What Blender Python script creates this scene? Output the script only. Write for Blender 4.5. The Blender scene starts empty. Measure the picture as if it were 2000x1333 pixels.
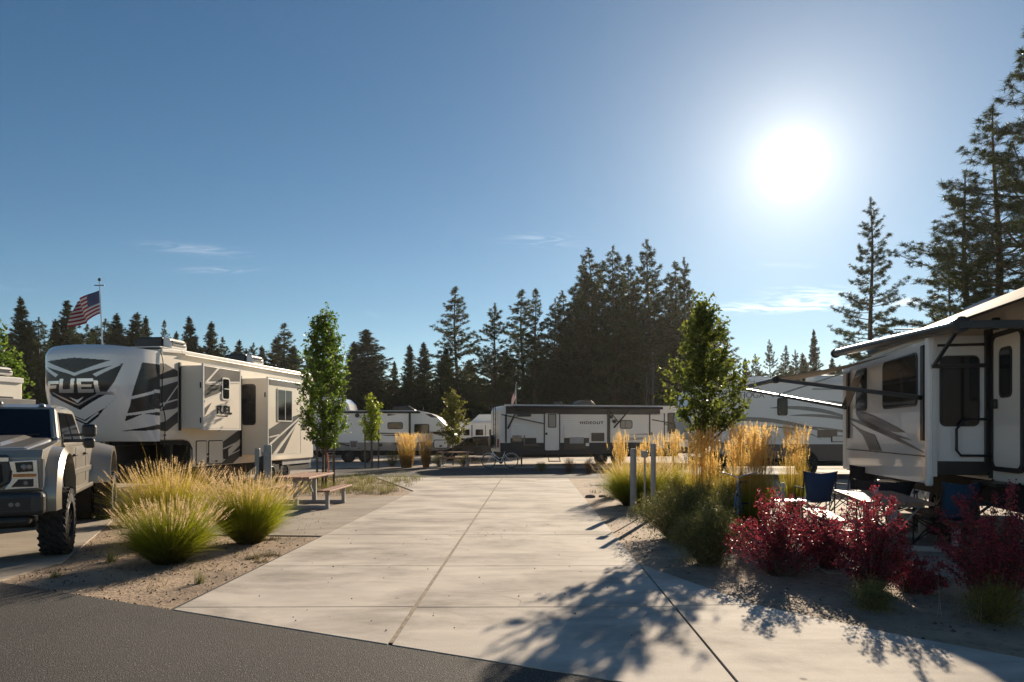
import bpy, bmesh, math, random
import numpy as np
from mathutils import Vector, Matrix, noise as mnoise
R = math.radians
S = bpy.context.scene
C = S.collection
rnd = random.Random(7)

# ---------------------------------------------------------------- camera, sky, sun, exposure
F = 1333.3; HZ = 845.0; CH = 1.75
cam_d = bpy.data.cameras.new('camera'); cam = bpy.data.objects.new('camera', cam_d); C.objects.link(cam)
cam.location = (0, 0, CH); cam.rotation_euler = (R(90), 0, 0)
cam_d.sensor_width = 36; cam_d.lens = 24; cam_d.shift_y = (HZ - 666.5) / 2000
cam_d.clip_end = 3000; cam_d.clip_start = 0.05
S.camera = cam
SUN = Vector((0.409, 1.0, 0.394)).normalized()
SUN_EL = math.asin(SUN.z); SUN_AZ = math.atan2(SUN.x, SUN.y)

S.view_settings.view_transform = 'Standard'; S.view_settings.look = 'None'
S.view_settings.gamma = 1; S.view_settings.use_curve_mapping = False
S.view_settings.exposure = 1.2
S.render.engine = 'CYCLES'
S.cycles.max_bounces = 8; S.cycles.transparent_max_bounces = 8

W = bpy.data.worlds.new('World'); S.world = W; W.use_nodes = True
wn, wl = W.node_tree.nodes, W.node_tree.links
wn.clear()
def wnode(t, **k):
    n = wn.new(t)
    for a, b in k.items(): setattr(n, a, b)
    return n
def wmath(op, a, b=None, c=None, clamp=False):
    n = wn.new('ShaderNodeMath'); n.operation = op; n.use_clamp = clamp
    for i, v in enumerate((a, b, c)):
        if v is None: continue
        if isinstance(v, (int, float)): n.inputs[i].default_value = v
        else: wl.new(v, n.inputs[i])
    return n.outputs[0]
sky = wnode('ShaderNodeTexSky', sky_type='NISHITA', sun_disc=False)
sky.sun_elevation = SUN_EL; sky.sun_rotation = SUN_AZ
sky.air_density = 1.0; sky.dust_density = 0.0; sky.ozone_density = 2.6; sky.altitude = 2600
tc = wnode('ShaderNodeTexCoord')
nrm = wnode('ShaderNodeVectorMath', operation='NORMALIZE'); wl.new(tc.outputs['Generated'], nrm.inputs[0])
dot = wnode('ShaderNodeVectorMath', operation='DOT_PRODUCT'); wl.new(nrm.outputs[0], dot.inputs[0])
dot.inputs[1].default_value = SUN
d0 = wmath('MAXIMUM', dot.outputs['Value'], 0.0)
glow = None
for N, A in ((6000, 4.0), (1500, 0.14), (420, 0.12), (130, 0.12), (36, 0.10), (12, 0.03)):
    g = wmath('MULTIPLY', wmath('POWER', d0, float(N)), A)
    glow = g if glow is None else wmath('ADD', glow, g)
# thin cirrus streaks low over the trees
sep = wnode('ShaderNodeSeparateXYZ'); wl.new(nrm.outputs[0], sep.inputs[0])
azt = wmath('DIVIDE', sep.outputs[0], wmath('MAXIMUM', sep.outputs[1], 0.05))
elt = wmath('DIVIDE', sep.outputs[2], wmath('MAXIMUM', sep.outputs[1], 0.05))
cmb = wnode('ShaderNodeCombineXYZ'); wl.new(wmath('MULTIPLY', azt, 9.0), cmb.inputs[0]); wl.new(wmath('MULTIPLY', elt, 70.0), cmb.inputs[1])
wisp = wnode('ShaderNodeTexNoise'); wisp.inputs['Scale'].default_value = 1.6; wisp.inputs['Detail'].default_value = 7
wisp.inputs['Distortion'].default_value = 1.4
wl.new(cmb.outputs[0], wisp.inputs['Vector'])
wf = wmath('MULTIPLY', wmath('SUBTRACT', wisp.outputs['Fac'], 0.42), 3.2, clamp=True)
cl = None
for px, py, sx, sy, tilt, amp in ((385, 488, 90, 9, 0.10, 0.8), (425, 528, 60, 5, 0.0, 0.9), (1062, 470, 55, 10, 0.0, 0.9),
                            (1100, 466, 14, 14, 0.0, 0.35), (1540, 598, 120, 9, -0.05, 4.0), (1590, 578, 70, 16, 0.0, 1.8), (1790, 594, 45, 9, 0.05, 3.0),
                            (1520, 520, 70, 6, 0.0, .35), (30, 562, 50, 7, 0.0, .2), (730, 615, 20, 7, .3, .15)):
    u = wmath('SUBTRACT', azt, (px - 1000) / F)
    v = wmath('SUBTRACT', wmath('SUBTRACT', elt, (HZ - py) / F), wmath('MULTIPLY', u, -tilt))
    q = wmath('ADD', wmath('POWER', wmath('ABSOLUTE', wmath('DIVIDE', u, sx / F)), 2.0), wmath('POWER', wmath('ABSOLUTE', wmath('DIVIDE', v, sy / F)), 2.0))
    m = wmath('MULTIPLY', wmath('EXPONENT', wmath('MULTIPLY', q, -1.0)), amp)
    cl = m if cl is None else wmath('ADD', cl, m)
cl = wmath('MULTIPLY', wmath('MULTIPLY', cl, wf), 0.17)
cloudcol = wnode('ShaderNodeCombineXYZ')
wl.new(wmath('ADD', wmath('MULTIPLY', glow, 1.0), wmath('MULTIPLY', cl, 1.0)), cloudcol.inputs[0])
wl.new(wmath('ADD', wmath('MULTIPLY', glow, 0.93), wmath('MULTIPLY', cl, 0.86)), cloudcol.inputs[1])
wl.new(wmath('ADD', wmath('MULTIPLY', glow, 0.80), wmath('MULTIPLY', cl, 0.75)), cloudcol.inputs[2])
# deep clear-sky grading of the Nishita sky (darker, bluer away from the sun)
bg = wnode('ShaderNodeBackground'); bg.inputs[1].default_value = 0.05
sr = wnode('ShaderNodeSeparateColor'); wl.new(sky.outputs[0], sr.inputs[0]); sc_ = wnode('ShaderNodeCombineColor')
for i, (k, gm) in enumerate(((3.4, 1.46), (1.98, 1.18), (1.38, 1.02))):
    wl.new(wmath('MULTIPLY', wmath('POWER', wmath('MULTIPLY', sr.outputs[i], 0.0643), gm), k * 9.35), sc_.inputs[i])
wl.new(sc_.outputs[0], bg.inputs[0])
bg2 = wnode('ShaderNodeBackground'); bg2.inputs[1].default_value = 1.0
wl.new(cloudcol.outputs[0], bg2.inputs[0])
addw = wnode('ShaderNodeAddShader'); wl.new(bg.outputs[0], addw.inputs[0]); wl.new(bg2.outputs[0], addw.inputs[1])
wo = wnode('ShaderNodeOutputWorld'); wl.new(addw.outputs[0], wo.inputs[0])

sd = bpy.data.lights.new('sun', 'SUN'); so = bpy.data.objects.new('sun', sd); C.objects.link(so)
sd.energy = 4.2; sd.angle = R(0.55); sd.color = (1.0, 0.84, 0.64)
so.rotation_euler = SUN.to_track_quat('Z', 'Y').to_euler()
so.location = (0, 0, 40)

# ---------------------------------------------------------------- helpers
def gp(px, py, z=0.0):
    Y = (CH - z) * F / (py - HZ)
    return ((px - 1000) / F * Y, Y)

def mat(name, col, rough=0.55, metal=0.0, var=0.12, scale=2.0, bump=0.0, bscale=40.0, coat=0.0, spec=0.5, col2=None, detail=5, wave=None, emit=None, speck=None):
    m = bpy.data.materials.new(name); m.use_nodes = True
    nt = m.node_tree; n, l = nt.nodes, nt.links
    b = n['Principled BSDF']
    b.inputs['Roughness'].default_value = rough; b.inputs['Metallic'].default_value = metal
    b.inputs['Coat Weight'].default_value = coat; b.inputs['Specular IOR Level'].default_value = spec
    t = n.new('ShaderNodeTexCoord')
    nz = n.new('ShaderNodeTexNoise'); nz.inputs['Scale'].default_value = scale; nz.inputs['Detail'].default_value = detail
    l.new(t.outputs['Object'], nz.inputs['Vector'])
    cr = n.new('ShaderNodeValToRGB'); cr.color_ramp.elements[0].position = 0.3; cr.color_ramp.elements[1].position = 0.72
    c2 = col2 if col2 else [min(1, c * (1 + var)) for c in col]
    cr.color_ramp.elements[0].color = (*[c * (1 - var) for c in col], 1); cr.color_ramp.elements[1].color = (*c2, 1)
    l.new(nz.outputs['Fac'], cr.inputs[0]); out = cr.outputs[0]
    if speck:
        sz = n.new('ShaderNodeTexNoise'); sz.inputs['Scale'].default_value = speck[0]; sz.inputs['Detail'].default_value = 3
        l.new(t.outputs['Object'], sz.inputs['Vector'])
        r2 = n.new('ShaderNodeValToRGB'); r2.color_ramp.elements[0].position = speck[1]; r2.color_ramp.elements[1].position = speck[2]
        l.new(sz.outputs['Fac'], r2.inputs[0])
        mx = n.new('ShaderNodeMix'); mx.data_type = 'RGBA'
        l.new(r2.outputs[0], mx.inputs['Factor']); l.new(out, mx.inputs['A']); mx.inputs['B'].default_value = (*speck[3], 1)
        out = mx.outputs['Result']
    l.new(out, b.inputs['Base Color'])
    rr = n.new('ShaderNodeMapRange'); rr.inputs['To Min'].default_value = max(0.02, rough * 0.82); rr.inputs['To Max'].default_value = min(1, rough * 1.2)
    l.new(nz.outputs['Fac'], rr.inputs['Value']); l.new(rr.outputs[0], b.inputs['Roughness'])
    if bump or wave:
        bp = n.new('ShaderNodeBump'); bp.inputs['Distance'].default_value = 0.02; bp.inputs['Strength'].default_value = bump if bump else 0.5
        if wave:
            wv = n.new('ShaderNodeTexWave'); wv.wave_type = 'BANDS'; wv.bands_direction = wave[0]; wv.wave_profile = wave[2] if len(wave) > 2 else 'SAW'
            wv.inputs['Scale'].default_value = wave[1]; l.new(t.outputs['Object'], wv.inputs['Vector']); l.new(wv.outputs['Fac'], bp.inputs['Height'])
        else:
            bz = n.new('ShaderNodeTexNoise'); bz.inputs['Scale'].default_value = bscale; bz.inputs['Detail'].default_value = 6
            l.new(t.outputs['Object'], bz.inputs['Vector']); l.new(bz.outputs['Fac'], bp.inputs['Height'])
        l.new(bp.outputs[0], b.inputs['Normal'])
    if emit:
        b.inputs['Emission Color'].default_value = (*emit[0], 1); b.inputs['Emission Strength'].default_value = emit[1]
    return m

def leafmat(name, c1, c2, trans=0.5, rough=0.5, tcol=None, grad=None):
    """thin leaves: diffuse + translucent, colour varies from leaf to leaf"""
    m = bpy.data.materials.new(name); m.use_nodes = True
    nt = m.node_tree; n, l = nt.nodes, nt.links
    b = n['Principled BSDF']; o = n['Material Output']
    g = n.new('ShaderNodeNewGeometry')
    cr = n.new('ShaderNodeValToRGB'); cr.color_ramp.elements[0].color = (*c1, 1); cr.color_ramp.elements[1].color = (*c2, 1)
    l.new(g.outputs['Random Per Island'], cr.inputs[0]); out = cr.outputs[0]
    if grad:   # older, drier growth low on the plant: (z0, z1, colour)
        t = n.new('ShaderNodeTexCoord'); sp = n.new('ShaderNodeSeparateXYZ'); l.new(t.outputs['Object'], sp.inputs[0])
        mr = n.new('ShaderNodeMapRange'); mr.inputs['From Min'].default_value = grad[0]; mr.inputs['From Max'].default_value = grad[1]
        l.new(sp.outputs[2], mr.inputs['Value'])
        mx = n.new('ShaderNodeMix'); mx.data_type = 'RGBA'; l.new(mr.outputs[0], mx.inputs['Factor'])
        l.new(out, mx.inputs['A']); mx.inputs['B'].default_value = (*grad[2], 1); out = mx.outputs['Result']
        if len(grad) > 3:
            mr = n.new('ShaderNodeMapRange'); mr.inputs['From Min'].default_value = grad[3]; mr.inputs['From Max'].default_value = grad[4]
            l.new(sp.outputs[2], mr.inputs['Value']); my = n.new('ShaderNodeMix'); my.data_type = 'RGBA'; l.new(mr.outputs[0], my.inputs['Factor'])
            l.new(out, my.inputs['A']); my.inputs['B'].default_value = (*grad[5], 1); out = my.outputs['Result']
    l.new(out, b.inputs['Base Color']); b.inputs['Roughness'].default_value = rough
    b.inputs['Specular IOR Level'].default_value = 0.2
    tr = n.new('ShaderNodeBsdfTranslucent')
    if tcol:
        mm = n.new('ShaderNodeMix'); mm.data_type = 'RGBA'; mm.blend_type = 'MULTIPLY'; mm.inputs['Factor'].default_value = 1
        l.new(out, mm.inputs['A']); mm.inputs['B'].default_value = (*tcol, 1); l.new(mm.outputs['Result'], tr.inputs[0])
    else: l.new(out, tr.inputs[0])
    ms = n.new('ShaderNodeMixShader'); ms.inputs[0].default_value = trans
    l.new(b.outputs[0], ms.inputs[1]); l.new(tr.outputs[0], ms.inputs[2]); l.new(ms.outputs[0], o.inputs[0])
    return m

M = {}
M['dirt'] = mat('dirt', (0.27, 0.19, 0.125), 0.95, var=0.35, scale=1.3, bump=0.9, bscale=22, col2=(0.43, 0.31, 0.205), speck=(9, 0.55, 0.72, (0.15, 0.105, 0.07)))
M['far_dirt'] = mat('far_dirt', (0.2, 0.15, 0.1), 0.95, var=0.3, scale=0.2)
M['asphalt'] = mat('asphalt', (0.04, 0.036, 0.033), 0.85, var=0.35, scale=0.45, bump=1.0, bscale=110, col2=(0.075, 0.067, 0.060), speck=(60, 0.60, 0.70, (0.26, 0.235, 0.21)))
def concrete_mat(name, base, stain):
    m = mat(name, base, 0.85, spec=0.15, var=0.1, scale=1.1, bump=0.25, bscale=90, col2=[min(1, c * 1.12) for c in base])
    nt = m.node_tree; n, l = nt.nodes, nt.links; b = n['Principled BSDF']
    src = b.inputs['Base Color'].links[0].from_socket
    t = n.new('ShaderNodeTexCoord'); mp = n.new('ShaderNodeMapping'); mp.inputs['Scale'].default_value = (0.75, 1.25, 1)
    l.new(t.outputs['Object'], mp.inputs[0])
    z = n.new('ShaderNodeTexNoise'); z.inputs['Scale'].default_value = 0.8; z.inputs['Detail'].default_value = 12; z.inputs['Roughness'].default_value = 0.68; z.inputs['Distortion'].default_value = 0.35
    l.new(mp.outputs[0], z.inputs['Vector'])
    cr = n.new('ShaderNodeValToRGB'); cr.color_ramp.elements[0].position = 0.44; cr.color_ramp.elements[1].position = 0.72
    l.new(z.outputs['Fac'], cr.inputs[0])
    mx = n.new('ShaderNodeMix'); mx.data_type = 'RGBA'; l.new(cr.outputs[0], mx.inputs['Factor'])
    l.new(src, mx.inputs['A']); mx.inputs['B'].default_value = (*stain, 1)
    # fine sideways trowel streaks, small dark drips
    mp2 = n.new('ShaderNodeMapping'); mp2.inputs['Scale'].default_value = (0.7, 3.2, 1); l.new(t.outputs['Object'], mp2.inputs[0])
    z2 = n.new('ShaderNodeTexNoise'); z2.inputs['Scale'].default_value = 1.6; z2.inputs['Detail'].default_value = 8; l.new(mp2.outputs[0], z2.inputs['Vector'])
    c2 = n.new('ShaderNodeMapRange'); c2.inputs['From Min'].default_value = 0.35; c2.inputs['From Max'].default_value = 0.7; c2.inputs['To Min'].default_value = 1.06; c2.inputs['To Max'].default_value = 0.90
    l.new(z2.outputs['Fac'], c2.inputs['Value'])
    z3 = n.new('ShaderNodeTexVoronoi'); z3.inputs['Scale'].default_value = 1.3; l.new(t.outputs['Object'], z3.inputs['Vector'])
    c3 = n.new('ShaderNodeMapRange'); c3.inputs['From Min'].default_value = 0.02; c3.inputs['From Max'].default_value = 0.045; c3.inputs['To Min'].default_value = 0.45; c3.inputs['To Max'].default_value = 1.0
    l.new(z3.outputs['Distance'], c3.inputs['Value'])
    mm = n.new('ShaderNodeMath'); mm.operation = 'MULTIPLY'; l.new(c2.outputs[0], mm.inputs[0]); l.new(c3.outputs[0], mm.inputs[1])
    hs = n.new('ShaderNodeVectorMath'); hs.operation = 'SCALE'; l.new(mx.outputs['Result'], hs.inputs[0]); l.new(mm.outputs[0], hs.inputs['Scale'])
    l.new(hs.outputs[0], b.inputs['Base Color'])
    return m
M['concrete'] = concrete_mat('concrete', (0.53, 0.475, 0.41), (0.24, 0.21, 0.18))
M['concrete_b'] = concrete_mat('concrete_b', (0.36, 0.315, 0.26), (0.24, 0.205, 0.17))
M['joint'] = mat('joint', (0.03, 0.026, 0.022), 0.9)
M['joint_tan'] = mat('joint_tan', (0.27, 0.215, 0.16), 0.95, var=0.4, scale=9, bump=0.8, bscale=60)
M['white'] = mat('white', (0.80, 0.77, 0.72), 0.3, var=0.04, scale=0.7, coat=0.3)
M['cream'] = mat('cream', (0.80, 0.73, 0.62), 0.33, var=0.05, scale=0.7, coat=0.3)
M['gelcoat'] = mat('gelcoat', (0.78, 0.76, 0.74), 0.16, var=0.04, scale=0.7, coat=0.8)
M['siding'] = mat('siding', (0.80, 0.77, 0.72), 0.38, var=0.04, scale=0.8, bump=0.75, wave=('Z', 3.1, 'SAW'))
M['siding_dark'] = mat('siding_dark', (0.035, 0.035, 0.04), 0.4, var=0.1, bump=0.7, wave=('Z', 3.1, 'SAW'))
M['greyp'] = mat('grey_paint', (0.20, 0.19, 0.18), 0.3, var=0.1, coat=0.4)
M['darkp'] = mat('dark_paint', (0.016, 0.017, 0.02), 0.28, var=0.15, coat=0.15, spec=0.35)
M['char'] = mat('charcoal_paint', (0.05, 0.047, 0.045), 0.35, var=0.25, scale=1.5, coat=0.1)
M['brownp'] = mat('brown_paint', (0.085, 0.065, 0.06), 0.3, var=0.1, coat=0.4)
M['chrome'] = mat('silver', (0.62, 0.62, 0.63), 0.22, metal=0.75, var=0.05)
M['black'] = mat('black_plastic', (0.013, 0.013, 0.014), 0.42, var=0.2)
M['blackm'] = mat('black_metal', (0.018, 0.018, 0.02), 0.35, metal=0.3, var=0.2)
M['under'] = mat('underbody', (0.012, 0.012, 0.012), 0.8, var=0.3)
M['rubber'] = mat('rubber', (0.018, 0.017, 0.016), 0.8, var=0.3, scale=12, bump=0.6, bscale=60)
M['alu'] = mat('aluminium', (0.50, 0.50, 0.50), 0.3, metal=0.9, var=0.08)
M['galv'] = mat('grey_steel', (0.30, 0.30, 0.31), 0.5, metal=0.15, var=0.12, scale=5)
M['post'] = mat('grey_green_paint', (0.27, 0.30, 0.29), 0.5, var=0.12, scale=6)
M['glass'] = mat('dark_glass', (0.006, 0.007, 0.009), 0.06, var=0.3, spec=0.35)
M['glassb'] = mat('tinted_glass', (0.014, 0.015, 0.018), 0.07, var=0.3, spec=0.5)
M['blind'] = mat('window_blind', (0.33, 0.30, 0.25), 0.5, var=0.08)
M['wood'] = mat('table_wood', (0.30, 0.155, 0.095), 0.6, var=0.25, scale=9, bump=0.25, bscale=30)
M['wood2'] = mat('bench_wood', (0.26, 0.13, 0.08), 0.6, var=0.25, scale=9, bump=0.25, bscale=30)
M['bark'] = mat('bark', (0.085, 0.058, 0.042), 0.95, var=0.4, scale=6, bump=1.0, bscale=14)
M['barkg'] = mat('young_bark', (0.11, 0.085, 0.065), 0.9, var=0.3, scale=12, bump=0.6, bscale=30)
M['stake'] = mat('stake_wood', (0.12, 0.085, 0.06), 0.85, var=0.25, scale=10)
M['truckp'] = mat('truck_paint', (0.36, 0.32, 0.26), 0.3, metal=0.25, var=0.04, coat=0.9)
M['truckd'] = mat('truck_trim', (0.05, 0.05, 0.052), 0.35, metal=0.3, var=0.08)
M['redlens'] = mat('red_lens', (0.35, 0.02, 0.015), 0.2, var=0.1, coat=0.6)
M['amber'] = mat('amber_lens', (0.6, 0.2, 0.05), 0.2, var=0.1)
M['lens'] = mat('clear_lens', (0.35, 0.34, 0.33), 0.1, metal=0.5, var=0.1, coat=1)
M['bluefab'] = mat('blue_fabric', (0.012, 0.045, 0.13), 0.85, var=0.2, scale=9, bump=0.3, bscale=200)
M['tealfab'] = mat('teal_fabric', (0.01, 0.055, 0.12), 0.85, var=0.2, scale=9, bump=0.3, bscale=200)
M['blackfab'] = mat('black_fabric', (0.015, 0.015, 0.022), 0.9, var=0.2, scale=9, bump=0.3, bscale=200)
M['piping'] = mat('pale_piping', (0.6, 0.58, 0.55), 0.6)
M['flagred'] = mat('flag_red', (0.32, 0.025, 0.03), 0.8, var=0.1)
M['flagwhite'] = mat('flag_white', (0.62, 0.6, 0.58), 0.8, var=0.05)
M['flagblue'] = mat('flag_blue', (0.02, 0.03, 0.12), 0.8, var=0.1)
M['bikew'] = mat('bike_paint', (0.85, 0.87, 0.88), 0.25, var=0.05, coat=0.6)
M['bikeb'] = mat('bike_blue_paint', (0.10, 0.2, 0.3), 0.3, var=0.05, coat=0.6)
M['awnfab'] = leafmat('awning_fabric', (0.42, 0.38, 0.33), (0.45, 0.41, 0.36), 0.45, 0.7)
M['clear'] = mat('drinking_glass', (0.4, 0.42, 0.45), 0.08, var=0.05, spec=0.9)
M['stone'] = mat('stone', (0.24, 0.2, 0.165), 0.9, var=0.35, scale=12, bump=0.6)
M['red'] = mat('red_enamel', (0.25, 0.03, 0.02), 0.4)
M['lighttrim'] = mat('light_trim', (0.7, 0.67, 0.62), 0.35, var=0.05)

class MB:
    def __init__(s): s.v = []; s.f = []; s.m = []
    def add(s, vs, fs, mi=0):
        o = len(s.v); s.v += [tuple(v) for v in vs]
        for f in fs: s.f.append([o + i for i in f]); s.m.append(mi)
        return s
    def box(s, x0, x1, y0, y1, z0, z1, mi=0):
        return s.add([(x0,y0,z0),(x1,y0,z0),(x1,y1,z0),(x0,y1,z0),(x0,y0,z1),(x1,y0,z1),(x1,y1,z1),(x0,y1,z1)],
                     [(0,3,2,1),(4,5,6,7),(0,1,5,4),(1,2,6,5),(2,3,7,6),(3,0,4,7)], mi)
    def poly(s, o, U, V, N, pts, t0, t1, mi=0):
        o, U, V, N = Vector(o), Vector(U), Vector(V), Vector(N)
        n = len(pts)
        a = [o + U * p[0] + V * p[1] + N * t0 for p in pts]; b = [o + U * p[0] + V * p[1] + N * t1 for p in pts]
        fs = [list(range(n))[::-1], list(range(n, 2 * n))] + [(i, (i + 1) % n, n + (i + 1) % n, n + i) for i in range(n)]
        return s.add(a + b, fs, mi)
    def bar(s, p0, p1, w, h=None, mi=0, up=(0, 0, 1)):
        h = h or w; p0, p1 = Vector(p0), Vector(p1); d = (p1 - p0).normalized(); up = Vector(up)
        if abs(d.dot(up)) > 0.98: up = Vector((0, 1, 0))
        sd_ = d.cross(up).normalized() * w / 2; u = sd_.cross(d).normalized() * h / 2
        vs = [p + a * sd_ + b * u for p in (p0, p1) for a, b in ((-1,-1),(1,-1),(1,1),(-1,1))]
        return s.add(vs, [(0,1,2,3),(7,6,5,4),(0,4,5,1),(1,5,6,2),(2,6,7,3),(3,7,4,0)], mi)
    def tube(s, pts, r, n=8, mi=0, closed=False):
        pts = [Vector(p) for p in pts]; k = len(pts); rs = r if isinstance(r, (list, tuple)) else [r] * k
        vs, fs = [], []
        prev = None
        for i, p in enumerate(pts):
            if closed: d = (pts[(i + 1) % k] - pts[i - 1])
            else: d = pts[min(i + 1, k - 1)] - pts[max(i - 1, 0)]
            d.normalize()
            if prev is None:
                a = d.orthogonal().normalized()
            else:
                a = (prev - d * prev.dot(d))
                a = a.normalized() if a.length > 1e-5 else d.orthogonal().normalized()
            prev = a; b = d.cross(a)
            for j in range(n):
                t = 2 * math.pi * j / n; vs.append(p + (a * math.cos(t) + b * math.sin(t)) * rs[i])
        rng = k if closed else k - 1
        for i in range(rng):
            for j in range(n):
                fs.append((i*n + j, i*n + (j+1) % n, ((i+1) % k)*n + (j+1) % n, ((i+1) % k)*n + j))
        if not closed: fs += [tuple(range(n))[::-1], tuple(range((k-1)*n, k*n))]
        return s.add(vs, fs, mi)
    def lathe(s, o, axis, prof, n=24, mi=0):
        """prof: (radius, along) pairs round axis"""
        o, ax = Vector(o), Vector(axis).normalized(); a = ax.orthogonal().normalized(); b = ax.cross(a)
        vs, fs = [], []
        for r, h in prof:
            for j in range(n):
                t = 2 * math.pi * j / n; vs.append(o + ax * h + (a * math.cos(t) + b * math.sin(t)) * r)
        for i in range(len(prof) - 1):
            for j in range(n): fs.append((i*n+j, i*n+(j+1) % n, (i+1)*n+(j+1) % n, (i+1)*n+j))
        fs += [tuple(range(n))[::-1], tuple(range((len(prof)-1)*n, len(prof)*n))]
        return s.add(vs, fs, mi)
    def build(s, name, m, parent=None, bevel=0.0, smooth=False, seg=2):
        me = bpy.data.meshes.new(name); me.from_pydata([tuple(v) for v in s.v], [], s.f)
        bm = bmesh.new(); bm.from_mesh(me); bmesh.ops.recalc_face_normals(bm, faces=bm.faces); bm.to_mesh(me); bm.free()
        ms = m if isinstance(m, (list, tuple)) else [m]
        for x in ms: me.materials.append(M[x] if isinstance(x, str) else x)
        me.polygons.foreach_set('material_index', s.m)
        if smooth: me.polygons.foreach_set('use_smooth', [True] * len(me.polygons))
        me.update()
        o = bpy.data.objects.new(name, me); C.objects.link(o)
        if parent: o.parent = parent
        if bevel:
            bv = o.modifiers.new('bevel', 'BEVEL'); bv.width = bevel; bv.segments = seg; bv.limit_method = 'ANGLE'; bv.angle_limit = R(35)
        return o

def thing(name, label, cat, loc=(0, 0, 0), rz=0.0, group=None):
    o = bpy.data.objects.new(name, None); C.objects.link(o)
    o.location = loc; o.rotation_euler = (0, 0, rz); o.empty_display_size = 0.3
    o['label'] = label; o['category'] = cat
    if group: o['group'] = group
    return o
def tag(o, label, cat, group=None, loc=None, rz=0.0):
    o['label'] = label; o['category'] = cat
    if group: o['group'] = group
    if loc: o.location = loc; o.rotation_euler = (0, 0, rz)
    return o
def struct(o, kind='structure'): o['kind'] = kind; return o
def dup(root, loc, rz, label, group=None, scale=None):
    r = root.copy(); C.objects.link(r); r.location = loc; r.rotation_euler = (0, 0, rz); r['label'] = label
    if group: r['group'] = group
    if scale: r.scale = scale if isinstance(scale, tuple) else (scale,) * 3
    for ch in root.children:
        c = ch.copy(); C.objects.link(c); c.parent = r
        for g in ch.children:
            d = g.copy(); C.objects.link(d); d.parent = c
    return r
def rrect(u0, u1, v0, v1, r, k=4):
    pts = []
    for cx, cy, a0 in ((u1 - r, v1 - r, 0), (u0 + r, v1 - r, 90), (u0 + r, v0 + r, 180), (u1 - r, v0 + r, 270)):
        for i in range(k + 1):
            a = R(a0 + 90 * i / k); pts.append((cx + r * math.cos(a), cy + r * math.sin(a)))
    return pts
# faces of a body: right side (+x), left side (-x), front end (-y), each as (origin maker, U, V, N)
def side(x, sgn=1): return ((x, 0, 0), (0, 1, 0), (0, 0, 1), (sgn, 0, 0))
def end(y, sgn=-1): return ((0, y, 0), (1, 0, 0), (0, 0, 1), (0, sgn, 0))
def window(fr, u0, u1, v0, v1, parent, r=0.07, glass='glass', frame='black', split=None, fw=0.045, t=0.018):
    w = MB().poly(*fr, rrect(u0, u1, v0, v1, r), -0.01, t).build('window', frame, parent)
    MB().poly(*fr, rrect(u0 + fw, u1 - fw, v0 + fw, v1 - fw, max(0.01, r - 0.03)), t * 0.5, t + 0.004).build('pane', glass, w)
    if split:
        b = MB()
        for k in split:
            if k > 0: b.poly(*fr, [(k - .012, v0 + fw), (k + .012, v0 + fw), (k + .012, v1 - fw), (k - .012, v1 - fw)], t, t + 0.012)
            else: b.poly(*fr, [(u0 + fw, -k - .012), (u1 - fw, -k - .012), (u1 - fw, -k + .012), (u0 + fw, -k + .012)], t, t + 0.012)
        b.build('mullion', frame, w)
    return w
def text(name, s, size, fr, u, v, m, parent, ext=0.006, bold=0.0, xs=1.0, space=1.0, t=0.006):
    cu = bpy.data.curves.new(name, 'FONT'); cu.body = s; cu.size = size; cu.extrude = ext; cu.offset = bold; cu.space_character = space
    tmp = bpy.data.objects.new(name, cu); C.objects.link(tmp)
    dg = bpy.context.evaluated_depsgraph_get(); me = bpy.data.meshes.new_from_object(tmp.evaluated_get(dg))
    bpy.data.objects.remove(tmp)
    o, U, V, N = [Vector(q) for q in fr]
    mt = Matrix((U * xs, V, N)).transposed().to_4x4(); mt.translation = o + U * u + V * v + N * t
    me.transform(mt); me.materials.clear(); me.materials.append(M[m])
    ob = bpy.data.objects.new(name, me); C.objects.link(ob); ob.parent = parent
    return ob
def sheet(name, pts, z, m, thick=0.0, parent=None):
    b = MB(); n = len(pts)
    if thick: b.poly((0,0,z-thick), (1,0,0), (0,1,0), (0,0,1), pts, 0, thick)
    else: b.add([(x, y, z) for x, y in pts], [list(range(n))])
    o = b.build(name, m, parent)
    if not thick and o.data.polygons[0].normal.z < 0: o.data.flip_normals()
    return o
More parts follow.
